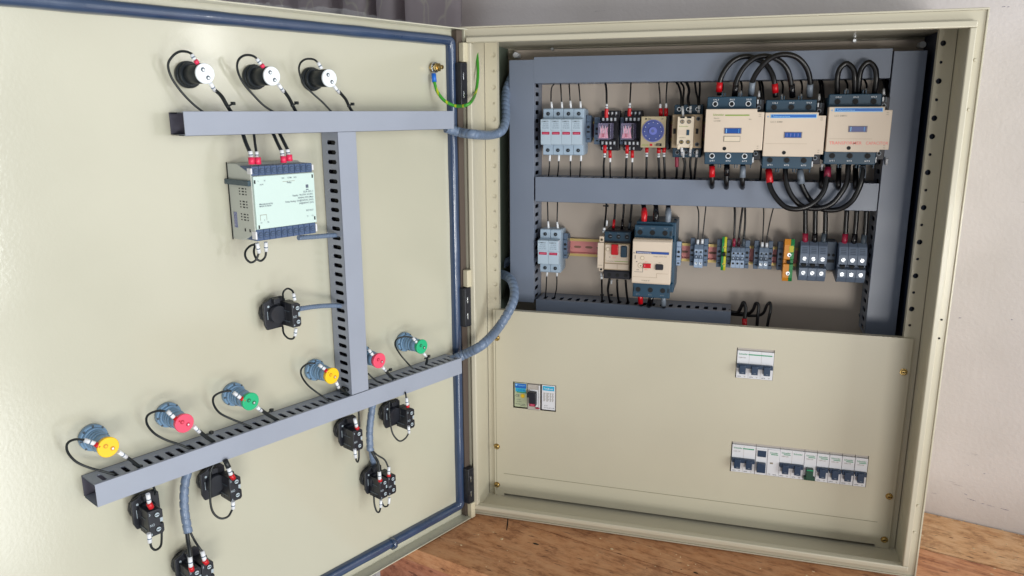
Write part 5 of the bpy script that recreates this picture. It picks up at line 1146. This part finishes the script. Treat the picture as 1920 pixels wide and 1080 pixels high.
('control_wire','right thin black wire into first grey terminal pair','wires above the first grey terminal pair',1.0,'blk',[(337.7,172.0,493.5),(336.8,168.0,474.9),(335.9,165.0,453.6),(335.1,165.0,435.3)],[('ferrule','white',2.2,[(335.0,165.0,437.9),(335.0,165.0,430.0)])]),
('control_wire','black wire with dark red ferrule into triple grey terminal','wires above the triple grey terminal',1.7,'blk',[(381.6,172.0,493.0),(383.4,168.0,476.5),(384.5,166.0,438.0)],[('ferrule','maroon',2.4,[(384.4,166.0,440.6),(384.7,166.0,427.6)])]),
('control_wire','slanting black wire into centre of triple grey terminal','wires above the triple grey terminal',1.7,'blk',[(394.7,172.0,493.4),(392.9,168.0,468.2),(391.5,166.0,438.3)],[('ferrule','darkmaroon',2.4,[(391.7,166.0,441.8),(391.7,166.0,427.9)])]),
('control_wire','black wire with grey ferrule into triple grey terminal','wires above the triple grey terminal',1.7,'blk',[(397.9,172.0,493.5),(399.5,168.0,468.5),(399.3,166.0,438.7)],[('ferrule','greydark',2.4,[(399.2,166.0,440.4),(399.5,166.0,428.3)])]),
('control_wire','left thin black wire into last grey terminal pair','wires above the last grey terminal pair',1.0,'blk',[(425.8,172.0,493.5),(427.4,168.0,473.7),(427.9,165.0,435.7)],[('ferrule','white',2.2,[(427.8,165.0,436.6),(427.9,165.0,428.8)])]),
('control_wire','right thin black wire slanting into last grey terminal pair','wires above the last grey terminal pair',1.0,'blk',[(441.5,172.0,493.1),(437.8,168.0,474.0),(434.7,165.0,448.9),(434.8,165.0,435.2)],[('ferrule','white',2.2,[(434.7,165.0,436.0),(434.8,165.0,428.3)])]),
('power_cable','cable with red boot into left large terminal trio','cables above left large terminal trio',3.6,'blk',[(486.8,160.0,497.5),(490.3,160.0,451.8),(491.2,162.0,433.0)],[('cable_boot','redd',4.6,[(490.1,160.0,454.3),(491.0,161.0,436.6)])]),
('power_cable','cable with black boot into left large terminal trio','cables above left large terminal trio',3.6,'blk',[(501.4,160.0,497.9),(504.3,160.0,452.4),(505.2,162.0,433.6)],[('cable_boot','blackgloss',4.6,[(504.1,160.0,454.9),(505.0,161.0,437.2)])]),
('power_cable','cable with grey boot into left large terminal trio','cables above left large terminal trio',3.6,'blk',[(515.9,160.0,498.3),(518.9,160.0,453.0),(517.6,162.0,434.2)],[('cable_boot','greydark',4.6,[(517.9,160.0,455.4),(517.6,161.0,436.0)])]),
('power_cable','cable with red boot into right large terminal trio','cables above right large terminal trio',3.6,'blk',[(546.4,160.0,496.0),(547.8,160.0,454.1),(547.6,162.0,433.8)],[('cable_boot','redd',4.6,[(547.7,160.0,455.8),(547.5,161.0,437.3)])]),
('power_cable','cable with black boot into right large terminal trio','cables above right large terminal trio',3.6,'blk',[(560.6,160.0,496.4),(561.4,160.0,454.7),(560.5,162.0,434.4)],[('cable_boot','blackgloss',4.6,[(561.2,160.0,456.3),(560.9,161.0,436.3)])]),
('power_cable','cable with grey boot into right large terminal trio','cables above right large terminal trio',3.6,'blk',[(574.0,160.0,496.8),(575.6,160.0,455.2),(574.2,162.0,433.4)],[('cable_boot','greydark',4.6,[(574.9,160.0,455.2),(574.2,161.0,436.0)])]),
('power_cable','black cable hoop with red ended sleeve beside bottom duct end','cable hoops at the bottom duct end',3.0,'blk',[(382.7,165.0,320.3),(396.2,163.0,319.1),(401.5,160.0,328.3),(405.0,158.0,337.9),(408.9,155.0,329.1),(408.3,150.0,310.8),(409.7,150.0,288.4)],[('cable_boot','red',4.2,[(408.1,150.0,313.4),(409.3,150.0,294.7)])]),
('power_cable','middle black cable hoop beside bottom duct end','cable hoops at the bottom duct end',2.6,'blk',[(382.9,168.0,316.9),(411.3,164.0,318.1),(419.9,160.0,325.1),(424.0,158.0,337.4),(428.2,155.0,335.8),(428.3,152.0,320.6),(427.8,150.0,289.8)],[]),
('power_cable','rightmost black cable hoop beside bottom duct end','cable hoops at the bottom duct end',2.4,'blk',[(383.0,170.0,313.6),(421.5,165.0,314.9),(435.8,160.0,320.8),(441.3,158.0,335.9),(445.9,157.0,340.0),(447.2,153.0,330.5),(445.0,151.0,313.2),(442.4,150.0,291.0)],[]),
('spiral_conduit','upper grey spiral wrapped conduit from door duct into cabinet','spiral wrapped conduits between door and cabinet',7.0,'spiral',[(-26.5,-39.7,617.6),(-10.9,-24.6,611.2),(13.6,-28.8,608.4),(9.6,60.0,605.1),(19.5,85.0,610.3),(20.7,105.0,627.4),(13.4,130.0,656.9),(9.5,150.0,676.0),(16.3,165.0,700.3),(20.8,175.0,710.9)],[]),
('spiral_conduit','large grey spiral wrapped conduit looping over the cover plate edge','spiral wrapped conduits between door and cabinet',7.5,'spiral',[(-28.6,-37.0,263.5),(-8.9,-25.1,271.9),(22.8,-32.7,292.5),(29.3,30.0,302.8),(43.3,50.0,330.6),(44.8,70.0,350.9),(31.3,95.0,367.2),(5.5,125.0,369.6),(-16.8,150.0,360.4),(-18.0,170.0,367.8),(-2.6,185.0,378.3),(20.7,190.0,392.1)],[]),
('spiral_conduit','thin grey spiral conduit from white relay to upright duct','thin spiral conduits on the door',3.0,'spiral',[(-122.6,-292.0,492.8),(-116.1,-253.7,489.0),(-110.8,-229.9,486.9),(-105.1,-205.4,484.1)],[]),
('spiral_conduit','thin grey spiral conduit from selector switch to upright duct','thin spiral conduits on the door',3.0,'spiral',[(-121.6,-302.0,407.0),(-119.0,-272.0,402.4),(-113.9,-241.6,396.6),(-102.9,-212.6,389.4)],[]),
('spiral_conduit','blue grey spiral conduit hanging from left half of lower duct','spiral conduits hanging below the lower duct',5.0,'spiral',[(-201.2,-428.7,241.2),(-201.6,-434.3,230.7),(-200.7,-439.7,213.7),(-198.9,-442.9,195.7),(-195.4,-444.9,175.3)],[]),
('spiral_conduit','blue grey spiral conduit hanging below the upright duct foot','spiral conduits hanging below the lower duct',5.0,'spiral',[(-90.0,-184.2,243.6),(-90.9,-191.1,222.3),(-91.0,-196.1,204.4),(-89.0,-201.2,178.7)],[]),
('spiral_conduit','short flat grey spiral conduit tail behind lowest right switch','spiral conduits hanging below the lower duct',4.0,'spiral',[(-97.5,-181.4,171.2),(-99.4,-175.8,155.2),(-99.0,-170.0,135.7)],[]),
('earth_wire','green and yellow earth wire from door stud to cabinet top','earth wire',2.3,'earth',[(-39.3,-48.5,683.0),(-34.4,-49.7,668.3),(-22.9,-48.7,654.9),(-6.8,-44.7,648.2),(13.2,-49.0,651.7),(3.0,10.0,669.3),(-0.0,30.0,694.6),(-5.6,45.0,718.7),(-12.0,60.0,737.0)],[('crimp_lug','blue',3.4,[(-40.6,-46.5,693.3),(-39.1,-48.0,681.6)])]),
('lamp_wire','looping black wire left of leftmost black lamp holder','looping wires of the black lamp holders',1.3,'blk2',[(-168.4,-395.2,699.3),(-173.5,-396.7,701.5),(-181.0,-398.7,701.5),(-188.4,-400.7,696.8),(-194.2,-401.3,688.4),(-195.3,-396.4,675.8),(-190.2,-390.1,661.8),(-182.6,-383.0,649.2),(-174.3,-374.4,638.6)],[('marker_sleeve','white',2.1,[(-168.6,-395.8,698.8),(-166.7,-394.0,693.6)]),('crimp_lug','pink',2.4,[(-166.5,-393.5,693.0),(-165.5,-391.2,690.0)])]),
('lamp_wire','looping black wire left of middle black lamp holder','looping wires of the black lamp holders',1.3,'blk2',[(-137.7,-327.7,698.7),(-142.7,-329.0,701.6),(-150.4,-331.6,701.6),(-157.6,-332.8,696.6),(-161.8,-330.0,687.1),(-161.6,-322.4,673.6),(-155.3,-313.3,659.7),(-147.5,-305.7,647.9),(-138.3,-295.2,638.3)],[('marker_sleeve','white',2.1,[(-137.7,-327.8,698.1),(-135.1,-324.4,692.6)]),('crimp_lug','pink',2.4,[(-134.8,-323.8,692.1),(-133.8,-321.6,689.3)])]),
('lamp_wire','looping black wire left of rightmost black lamp holder','looping wires of the black lamp holders',1.2,'blk2',[(-104.6,-254.9,698.4),(-109.4,-255.9,701.4),(-117.5,-259.1,701.4),(-124.5,-259.9,696.7),(-128.5,-256.8,687.8),(-128.1,-248.6,673.3),(-122.4,-240.9,663.4),(-113.8,-231.8,652.1),(-104.9,-221.8,637.9)],[('marker_sleeve','white',2.1,[(-104.3,-254.2,697.8),(-101.7,-251.0,690.6)])]),
('lamp_wire','short thick black wire below leftmost black lamp disc','short wires below the black lamp holders',2.1,'blk2',[(-159.6,-376.0,664.0),(-160.7,-363.8,657.6),(-160.8,-354.3,646.5),(-161.2,-345.5,637.9)],[('marker_sleeve','white',2.2,[(-159.3,-382.4,670.9),(-160.1,-374.6,662.9)]),('cable_tie','blk2',2.6,[(-158.7,-357.1,646.4),(-156.0,-351.0,649.9)])]),
('lamp_wire','short thick black wire below middle black lamp disc','short wires below the black lamp holders',2.0,'blk2',[(-124.6,-298.9,664.5),(-125.8,-287.0,656.3),(-126.3,-278.4,646.7),(-126.7,-269.6,637.5)],[('marker_sleeve','white',2.1,[(-125.3,-307.8,671.3),(-125.3,-298.0,663.3)]),('cable_tie','blk2',2.5,[(-125.2,-283.3,647.9),(-122.4,-277.2,651.0)])]),
('lamp_wire','short thick black wire below rightmost black lamp disc','short wires below the black lamp holders',1.9,'blk2',[(-92.4,-228.2,664.6),(-92.2,-213.3,656.0),(-92.2,-203.4,645.7),(-91.6,-192.5,637.1)],[('marker_sleeve','white',2.0,[(-93.7,-238.2,671.3),(-93.1,-227.1,663.4)]),('cable_tie','blk2',2.4,[(-91.4,-208.9,647.6),(-88.6,-202.7,650.2)])]),
('control_wire','leftmost black wire with pink lug into top of white relay','wires above the white protection relay',2.2,'blk2',[(-157.1,-336.6,617.4),(-147.2,-346.2,607.2),(-138.6,-351.4,595.8)],[('marker_sleeve','white',2.4,[(-138.7,-351.7,598.7),(-138.5,-351.2,591.1)]),('crimp_lug','pink',3.5,[(-137.1,-353.0,591.8),(-137.1,-353.0,584.2)])]),
('control_wire','second black wire with pink lug into top of white relay','wires above the white protection relay',1.5,'blk2',[(-151.3,-323.9,617.0),(-142.6,-336.0,606.8),(-135.6,-344.8,595.5)],[('marker_sleeve','white',2.0,[(-135.5,-344.6,597.8),(-135.5,-344.6,590.8)]),('crimp_lug','pink',3.5,[(-133.9,-345.9,591.5),(-133.9,-345.9,583.8)])]),
('control_wire','third black wire with pink lug into top of white relay','wires above the white protection relay',2.0,'blk2',[(-141.1,-301.4,616.5),(-130.7,-310.0,605.9),(-122.3,-315.7,596.6)],[('marker_sleeve','white',2.4,[(-122.3,-315.5,598.4),(-122.0,-314.8,590.5)]),('crimp_lug','pink',3.5,[(-120.4,-316.2,591.2),(-120.3,-316.1,583.9)])]),
('control_wire','fourth black wire with pink lug into top of white relay','wires above the white protection relay',2.0,'blk2',[(-137.6,-293.7,616.3),(-127.2,-302.3,606.9),(-118.8,-307.9,597.4)],[('marker_sleeve','white',2.4,[(-119.1,-308.5,598.7),(-118.7,-307.7,592.0)]),('crimp_lug','pink',3.5,[(-117.1,-309.0,592.7),(-117.1,-308.9,585.4)])]),
('jumper_wire','left black jumper loop under the white relay','jumper loops under the white relay',1.3,'blk2',[(-140.2,-347.8,484.7),(-143.6,-350.3,475.7),(-149.1,-352.9,472.8),(-154.1,-354.1,477.8),(-156.8,-350.4,484.4),(-157.0,-341.3,489.1),(-153.5,-333.6,491.1)],[('marker_sleeve','white',2.2,[(-139.7,-351.4,495.3),(-140.3,-347.9,483.5)])]),
('jumper_wire','right black jumper loop under the white relay','jumper loops under the white relay',1.3,'blk2',[(-136.5,-339.7,484.7),(-138.7,-339.6,477.1),(-143.8,-341.1,472.7),(-147.5,-344.5,476.3),(-151.0,-342.5,483.3),(-152.8,-336.9,489.8)],[('marker_sleeve','white',2.2,[(-135.1,-341.4,495.1),(-136.6,-339.7,484.1)])]),
('jumper_wire','small wire loop over top of the selector switch','wire loops on the selector switch',1.2,'blk2',[(-143.6,-302.0,418.3),(-138.1,-309.3,428.3),(-133.6,-306.6,432.6),(-127.7,-305.8,430.1),(-124.4,-308.1,425.6)],[('marker_sleeve','white',2.0,[(-124.6,-308.7,427.7),(-123.4,-308.3,419.1)])]),
('jumper_wire','small wire loop under the selector switch','wire loops on the selector switch',1.2,'blk2',[(-145.1,-305.2,383.8),(-140.8,-310.5,376.8),(-134.7,-311.5,371.4),(-128.7,-310.4,370.9),(-125.4,-310.4,375.2)],[('marker_sleeve','white',2.0,[(-123.9,-309.5,383.9),(-125.5,-310.5,374.6)])]),
('lamp_wire','looping wire left of leftmost yellow lamp','looping wires of the coloured lamps',1.3,'blk2',[(-231.9,-530.1,321.0),(-240.5,-534.5,322.4),(-248.1,-536.8,317.9),(-253.1,-533.2,306.5),(-252.2,-526.4,293.4),(-246.3,-518.2,283.8),(-236.7,-511.6,277.7),(-228.3,-502.9,270.4)],[('marker_sleeve','white',2.3,[(-231.5,-531.7,321.7),(-225.4,-525.4,315.7)]),('crimp_lug','red',2.6,[(-225.4,-525.4,315.7),(-222.2,-523.3,311.7)])]),
('lamp_wire','looping wire left of the leftmost pink lamp','looping wires of the coloured lamps',1.3,'blk2',[(-198.1,-455.7,326.1),(-206.7,-460.1,326.9),(-215.0,-464.0,322.0),(-219.9,-460.2,310.1),(-218.6,-452.5,296.3),(-212.3,-443.4,285.5),(-202.5,-436.5,278.6),(-194.2,-427.9,269.9)],[('marker_sleeve','white',2.3,[(-196.4,-454.5,325.8),(-191.7,-451.4,317.7)]),('crimp_lug','red',2.6,[(-191.5,-450.9,317.5),(-188.1,-448.2,312.5)])]),
('lamp_wire','looping wire left of the leftmost green lamp','looping wires of the coloured lamps',1.3,'blk2',[(-166.1,-385.3,326.8),(-175.1,-390.6,326.6),(-183.5,-394.6,321.3),(-188.1,-390.2,309.3),(-186.7,-382.3,295.7),(-179.6,-371.5,284.8),(-170.1,-365.1,277.8),(-163.0,-359.2,271.4)],[('marker_sleeve','white',2.3,[(-164.4,-384.0,324.6),(-159.0,-379.5,316.9)]),('crimp_lug','red',2.6,[(-159.0,-379.5,316.9),(-155.6,-376.7,312.9)])]),
('lamp_wire','looping wire left of yellow lamp beside upright duct','looping wires of the coloured lamps',1.2,'blk2',[(-118.1,-279.7,330.3),(-126.7,-284.3,330.4),(-134.6,-287.2,323.5),(-138.5,-281.1,311.1),(-136.5,-272.0,296.5),(-130.2,-263.0,284.3),(-122.3,-260.0,277.3),(-116.2,-256.3,270.6)],[('marker_sleeve','white',2.2,[(-115.5,-276.5,327.4),(-110.2,-272.0,320.7)]),('crimp_lug','red',2.4,[(-110.2,-272.1,320.0),(-107.1,-270.1,315.3)])]),
('lamp_wire','looping wire left of rightmost green lamp','looping wires of the coloured lamps',1.2,'blk2',[(-49.9,-129.8,325.2),(-59.0,-135.2,328.5),(-68.9,-142.6,325.9),(-73.7,-138.6,314.8),(-71.4,-128.7,299.1),(-66.3,-122.3,287.7),(-59.7,-122.4,281.0),(-54.7,-121.0,275.3)],[('marker_sleeve','white',2.1,[(-49.4,-131.0,326.4),(-44.5,-127.6,317.9)])]),
('lamp_wire','stub of wire between pink lamp and upright duct edge','looping wires of the coloured lamps',1.2,'blk2',[(-94.8,-185.0,286.8),(-89.5,-183.1,280.3),(-82.3,-181.8,274.3)],[('marker_sleeve','white',2.1,[(-83.0,-202.6,328.0),(-78.5,-199.9,319.3)])]),
('lamp_wire','short black wire from leftmost yellow lamp disc into duct','short wires from coloured lamps into the duct',1.8,'blk2',[(-214.0,-500.4,291.7),(-215.8,-489.7,280.4),(-216.6,-477.2,265.7)],[('marker_sleeve','white',2.2,[(-214.5,-508.6,300.8),(-213.8,-500.0,290.9)]),('cable_tie','blk2',2.6,[(-216.5,-489.0,280.0),(-216.1,-480.9,270.7)])]),
('lamp_wire','short tied black wire from leftmost pink lamp disc','short wires from coloured lamps into the duct',2.3,'blk2',[(-181.0,-427.7,293.4),(-182.5,-416.5,282.0),(-182.4,-401.8,267.7)],[('marker_sleeve','white',2.2,[(-181.1,-435.2,302.3),(-180.8,-427.3,292.0)]),('cable_tie','blk2',2.8,[(-181.5,-416.8,282.9),(-178.1,-411.6,285.0)])]),
('lamp_wire','short tied black wire from leftmost green lamp disc','short wires from coloured lamps into the duct',2.3,'blk2',[(-148.9,-357.3,294.7),(-149.1,-343.2,282.3),(-147.7,-325.6,267.6)],[('marker_sleeve','white',2.2,[(-149.1,-364.8,301.0),(-148.7,-356.7,293.2)]),('cable_tie','blk2',2.8,[(-149.6,-346.7,284.3),(-145.8,-340.7,287.9)])]),
('lamp_wire','short tied black wire from yellow lamp beside upright duct','short wires from coloured lamps into the duct',2.1,'blk2',[(-102.4,-254.9,291.5),(-103.4,-242.7,281.8),(-102.6,-226.4,268.3)],[('marker_sleeve','white',2.1,[(-101.8,-260.7,300.2),(-102.1,-254.3,289.8)]),('cable_tie','blk2',2.6,[(-104.9,-248.2,285.9),(-101.3,-238.0,281.0)])]),
('lamp_wire','short tied black wire from rightmost pink lamp disc','short wires from coloured lamps into the duct',2.1,'blk2',[(-69.6,-182.8,293.0),(-70.4,-170.1,282.4),(-70.7,-156.3,271.3)],[('marker_sleeve','white',2.0,[(-69.7,-190.3,300.2),(-69.2,-182.0,292.0)]),('cable_tie','blk2',2.8,[(-70.8,-175.7,288.2),(-67.9,-169.5,289.5)])]),
('lamp_wire','short tied black wire from rightmost green lamp disc','short wires from coloured lamps into the duct',2.0,'blk2',[(-37.6,-112.4,294.4),(-40.0,-103.1,286.3),(-44.2,-97.8,276.0)],[('marker_sleeve','white',1.9,[(-38.1,-120.7,301.0),(-37.6,-112.4,293.6)]),('cable_tie','blk2',2.6,[(-40.6,-109.4,289.1),(-37.5,-102.6,290.5)])]),
('jumper_wire','black wire behind and red ferrule on leftmost push button block','wires on the leftmost push button',1.3,'blk2',[(-218.0,-465.7,242.2),(-218.6,-462.2,233.9),(-215.7,-465.4,229.5)],[('marker_sleeve','white',2.3,[(-203.9,-487.9,244.1),(-204.5,-486.7,232.2)]),('ferrule','red',3.0,[(-204.7,-487.2,233.0),(-203.8,-485.2,226.4)])]),
('jumper_wire','black loop hanging under leftmost push button block','wires on the leftmost push button',1.3,'blk2',[(-206.2,-490.5,189.6),(-206.6,-489.0,180.9),(-207.2,-483.0,173.9),(-207.1,-475.6,174.1),(-209.2,-470.6,180.0),(-211.6,-466.2,190.2)],[('marker_sleeve','white',2.3,[(-205.5,-491.4,199.2),(-206.3,-490.7,187.8)])]),
('jumper_wire','black wire looping down from second push button,right of hanging conduit','wires on the second push button',1.3,'blk2',[(-179.4,-409.8,246.4),(-182.4,-413.9,236.6),(-184.1,-415.4,216.9),(-184.7,-416.6,197.1),(-182.9,-415.0,184.3),(-177.6,-410.6,176.4),(-171.6,-404.7,176.9),(-166.0,-402.0,187.3)],[('marker_sleeve','white',2.3,[(-165.0,-402.2,195.8),(-166.0,-402.1,186.0)])]),
('jumper_wire','black stub and white sleeve on top of second push button','wires on the second push button',3.0,'blk2',[(-170.5,-402.2,248.0),(-166.2,-402.5,238.6)],[('marker_sleeve','white',2.5,[(-166.4,-403.0,238.9),(-164.7,-401.7,229.7)]),('ferrule','red',3.0,[(-164.7,-401.7,229.7),(-164.3,-398.3,223.3)])]),
('jumper_wire','left black wire from hanging conduit to double push button','wires to the bottom edge push button',2.3,'blk2',[(-199.5,-442.0,178.3),(-196.7,-445.4,167.2),(-192.1,-449.9,157.2),(-189.2,-453.0,148.8)],[('marker_sleeve','white',2.5,[(-189.4,-453.4,150.4),(-188.7,-454.3,138.2)]),('ferrule','red',3.0,[(-188.6,-454.3,138.8),(-188.4,-453.7,133.0)])]),
('jumper_wire','right thin black wire from hanging conduit to double push button','wires to the bottom edge push button',1.3,'blk2',[(-198.2,-439.0,172.8),(-193.0,-439.7,163.2),(-186.1,-441.4,155.8),(-182.2,-440.0,148.8)],[('marker_sleeve','white',2.5,[(-182.6,-441.0,151.4),(-180.4,-440.9,139.4)]),('ferrule','red',3.0,[(-180.6,-441.4,140.4),(-179.5,-439.0,134.9)])]),
('jumper_wire','black wire and white sleeve on push button left of conduit foot','wires on the push button left of the conduit foot',1.3,'blk2',[(-96.9,-213.9,244.1),(-96.8,-213.6,234.7),(-95.0,-217.0,220.6)],[('marker_sleeve','white',2.3,[(-91.5,-235.7,240.3),(-90.3,-233.2,227.2)]),('ferrule','red',2.8,[(-90.7,-233.9,228.2),(-89.7,-231.7,224.3)])]),
('jumper_wire','black loop hanging under push button left of conduit foot','wires on the push button left of the conduit foot',1.2,'blk2',[(-92.1,-237.2,186.0),(-92.5,-235.6,179.8),(-93.3,-230.0,174.7),(-94.8,-223.6,177.9),(-96.2,-219.5,191.6)],[('marker_sleeve','white',2.2,[(-92.0,-239.3,197.9),(-92.2,-237.3,184.5)])]),
('jumper_wire','black wire and white sleeve on top of rightmost push button','wires on the rightmost push button',1.2,'blk2',[(-55.6,-149.6,250.3),(-52.8,-153.1,241.3)],[('marker_sleeve','white',2.2,[(-52.8,-153.0,242.9),(-51.6,-152.9,231.6)]),('ferrule','red',2.6,[(-51.6,-152.8,232.4),(-51.2,-152.1,228.9)])]),
('jumper_wire','black loop hanging under rightmost push button','wires on the rightmost push button',1.2,'blk2',[(-71.4,-169.9,242.5),(-72.4,-169.6,223.8),(-71.1,-169.1,203.4),(-67.6,-168.8,190.6),(-61.6,-162.9,179.8),(-54.8,-157.5,182.4),(-51.2,-151.9,189.5)],[('marker_sleeve','white',2.1,[(-50.8,-153.6,200.1),(-51.2,-151.9,188.7)])]),
('jumper_wire','left wire from right conduit into lowest right push button','wires to the lowest right push button',2.0,'blk2',[(-88.5,-200.3,180.0),(-84.9,-197.1,169.3),(-78.9,-198.4,160.2),(-76.1,-202.0,148.4)],[('marker_sleeve','white',2.5,[(-76.1,-201.9,149.2),(-75.4,-202.8,137.5)]),('ferrule','red',3.0,[(-75.4,-202.8,138.3),(-75.1,-202.1,134.7)])]),
('jumper_wire','right thin wire from right conduit into lowest right push button','wires to the lowest right push button',1.2,'blk2',[(-87.8,-198.6,179.3),(-82.9,-192.7,169.2),(-73.5,-189.0,161.3),(-68.1,-189.2,150.7)],[('marker_sleeve','white',2.2,[(-67.7,-188.3,151.1),(-67.4,-190.0,139.7)]),('ferrule','red',2.8,[(-67.4,-190.0,140.5),(-67.5,-190.2,137.3)])]),
('jumper_wire','left loop hanging under lowest right push button','wires to the lowest right push button',1.3,'blk2',[(-87.3,-200.0,108.8),(-86.6,-200.9,96.9),(-83.0,-202.5,87.5),(-79.3,-201.6,85.9),(-76.2,-202.0,94.9)],[('marker_sleeve','white',2.1,[(-75.4,-202.7,105.4),(-76.2,-202.1,94.1)])]),
('jumper_wire','right loop hanging under lowest right push button','wires to the lowest right push button',1.2,'blk2',[(-80.2,-191.6,97.1),(-76.1,-192.2,90.5),(-71.4,-191.5,90.8),(-68.9,-191.0,95.9)],[('marker_sleeve','white',1.9,[(-67.8,-190.8,104.4),(-68.9,-191.0,95.1)])]),
('control_wire','thin black wire behind the cables at top left of the left large contactor','thin wires above the left large contactor',1.5,'blk',[(348.4,175.0,688.7),(353.1,168.0,678.8),(352.8,150.0,660.8)],[('marker_sleeve','white',1.7,[(352.4,146.0,669.4),(353.0,140.0,660.7)])]),
('control_wire','thin black wire behind the cables at top centre of the left large contactor','thin wires above the left large contactor',1.5,'blk',[(377.1,175.0,688.2),(381.6,168.0,678.4),(381.0,150.0,660.6)],[('marker_sleeve','white',1.7,[(380.5,146.0,669.1),(381.0,140.0,660.4)])]),
('control_wire','thin black wire behind the cables at top right of the left large contactor','thin wires above the left large contactor',1.5,'blk',[(403.9,175.0,687.8),(408.2,168.0,678.0),(407.4,150.0,660.3)],[('marker_sleeve','white',1.7,[(406.7,146.0,668.8),(407.1,140.0,660.2)])]),
('control_wire','thin black wire under the coil side of the left large contactor','thin wires below the left large contactor',1.6,'blk',[(418.2,150.0,568.0),(417.9,160.0,552.7),(418.1,170.0,530.4)],[('marker_sleeve','white',1.8,[(417.6,135.0,569.7),(417.6,140.0,559.7)])]),
('control_wire','inner black coil wire rising from the left large contactor','coil wires above the left large contactor',1.7,'blk',[(404.7,175.0,687.8),(408.3,165.0,676.4),(410.3,135.0,655.4)],[]),
('control_wire','outer black coil wire rising from the left large contactor','coil wires above the left large contactor',1.7,'blk',[(408.6,175.0,687.8),(412.1,165.0,676.3),(414.1,135.0,655.4)],[]),
('control_wire','thin black wire behind the cables at top left of the middle large contactor','thin wires above the middle large contactor',1.5,'blk',[(437.3,175.0,687.3),(441.4,168.0,677.6),(440.5,150.0,655.4)],[('marker_sleeve','white',1.7,[(439.7,146.0,663.8),(440.0,140.0,655.2)])]),
('control_wire','thin black wire behind the cables at top centre of the middle large contactor','thin wires above the middle large contactor',1.5,'blk',[(464.8,175.0,686.9),(468.8,168.0,677.2),(467.7,150.0,655.1)],[('marker_sleeve','white',1.7,[(466.7,146.0,663.5),(466.9,140.0,655.0)])]),
('control_wire','thin black wire behind the cables at top right of the middle large contactor','thin wires above the middle large contactor',1.5,'blk',[(490.5,175.0,686.5),(494.4,168.0,676.9),(493.0,150.0,654.9)],[('marker_sleeve','white',1.7,[(491.9,146.0,663.3),(492.0,140.0,654.8)])]),
('control_wire','thin black wire under the coil side of the middle large contactor','thin wires below the middle large contactor',1.6,'blk',[(505.1,150.0,561.2),(505.9,160.0,546.1),(506.4,170.0,532.3)],[('marker_sleeve','white',1.8,[(503.5,135.0,562.9),(504.1,140.0,553.1)])]),
('control_wire','inner black coil wire rising from the middle large contactor','coil wires above the middle large contactor',1.7,'blk',[(491.3,175.0,686.5),(494.2,165.0,675.3),(494.8,135.0,650.1)],[]),
('control_wire','outer black coil wire rising from the middle large contactor','coil wires above the middle large contactor',1.7,'blk',[(495.1,175.0,686.4),(498.0,165.0,675.2),(498.5,135.0,650.1)],[]),
('control_wire','thin black wire behind the cables at top left of the right large contactor','thin wires above the right large contactor',1.5,'blk',[(528.5,175.0,685.9),(532.2,168.0,676.4),(529.7,150.0,662.2)],[('marker_sleeve','white',1.7,[(528.5,146.0,670.5),(528.4,140.0,662.0)])]),
('control_wire','thin black wire behind the cables at top centre of the right large contactor','thin wires above the right large contactor',1.5,'blk',[(555.0,175.0,685.5),(558.4,168.0,676.0),(555.7,150.0,662.0)],[('marker_sleeve','white',1.7,[(554.3,146.0,670.2),(554.2,140.0,661.8)])]),
('control_wire','thin black wire behind the cables at top right of the right large contactor','thin wires above the right large contactor',1.5,'blk',[(579.6,175.0,685.1),(583.0,168.0,675.7),(579.9,150.0,661.7)],[('marker_sleeve','white',1.7,[(578.4,146.0,669.9),(578.2,140.0,661.5)])]),
('control_wire','thin black wire under the coil side of the right large contactor','thin wires below the right large contactor',1.6,'blk',[(593.1,150.0,570.2),(594.8,160.0,555.5),(597.1,170.0,534.1)],[('marker_sleeve','white',1.8,[(590.4,135.0,571.8),(591.5,140.0,562.3)])]),
('control_wire','inner black coil wire rising from the right large contactor','coil wires above the right large contactor',1.7,'blk',[(580.3,175.0,685.1),(582.6,165.0,674.1),(580.6,135.0,657.0)],[]),
('control_wire','outer black coil wire rising from the right large contactor','coil wires above the right large contactor',1.7,'blk',[(583.9,175.0,685.0),(586.2,165.0,674.1),(584.1,135.0,656.9)],[])
]

for nm, lab, grp, r, mm, pts, subs in WIRES:
    p0 = pts[0]; cat = {'control_wire': 'wire', 'power_cable': 'cable', 'spiral_conduit': 'conduit', 'earth_wire': 'wire', 'lamp_wire': 'wire', 'jumper_wire': 'wire'}[nm]
    t = thing(nm, lab, cat, CAB, p0, grp)
    q = MB(); q.tube(pts, r, mm, n=12 if r > 2.5 else 8, spiral=(9.0 if r > 4.5 else 5.5) if nm == 'spiral_conduit' else 0)
    q.build('conduit_sleeve' if nm == 'spiral_conduit' else 'core', t)
    for sn, sm_, sr, sp in subs:
        q = MB()
        if sn == 'cable_tie':
            a, b = Vector(sp[0]), Vector(sp[-1])
            q.tube([a + (a - b) * .15, b], 1.1, sm_, n=8); q.cyl((0, 0), .01, 0, .01, sm_, n=3) if False else None
            q.box(b.x - 2, b.x + 2, b.y - 2, b.y + 2, b.z - 1.8, b.z + 1.8, sm_, .5)
        elif sn == 'cable_boot':
            q.tube(sp, lambda u, sr=sr: sr * (.93 + .1 * math.sin(PI * min(1, u * 1.2))), sm_, n=16)
        else:
            q.tube(sp, sr, sm_, n=12)
            if sn == 'marker_sleeve':
                a, b = Vector(sp[0]), Vector(sp[-1]); c = a.lerp(b, .55); d = (b - a).normalized()
                q.tube([c - d * .7, c + d * .7], sr * 1.03, 'txtgrey', n=12) if sr > 1.9 else None
        q.build(sn, t)
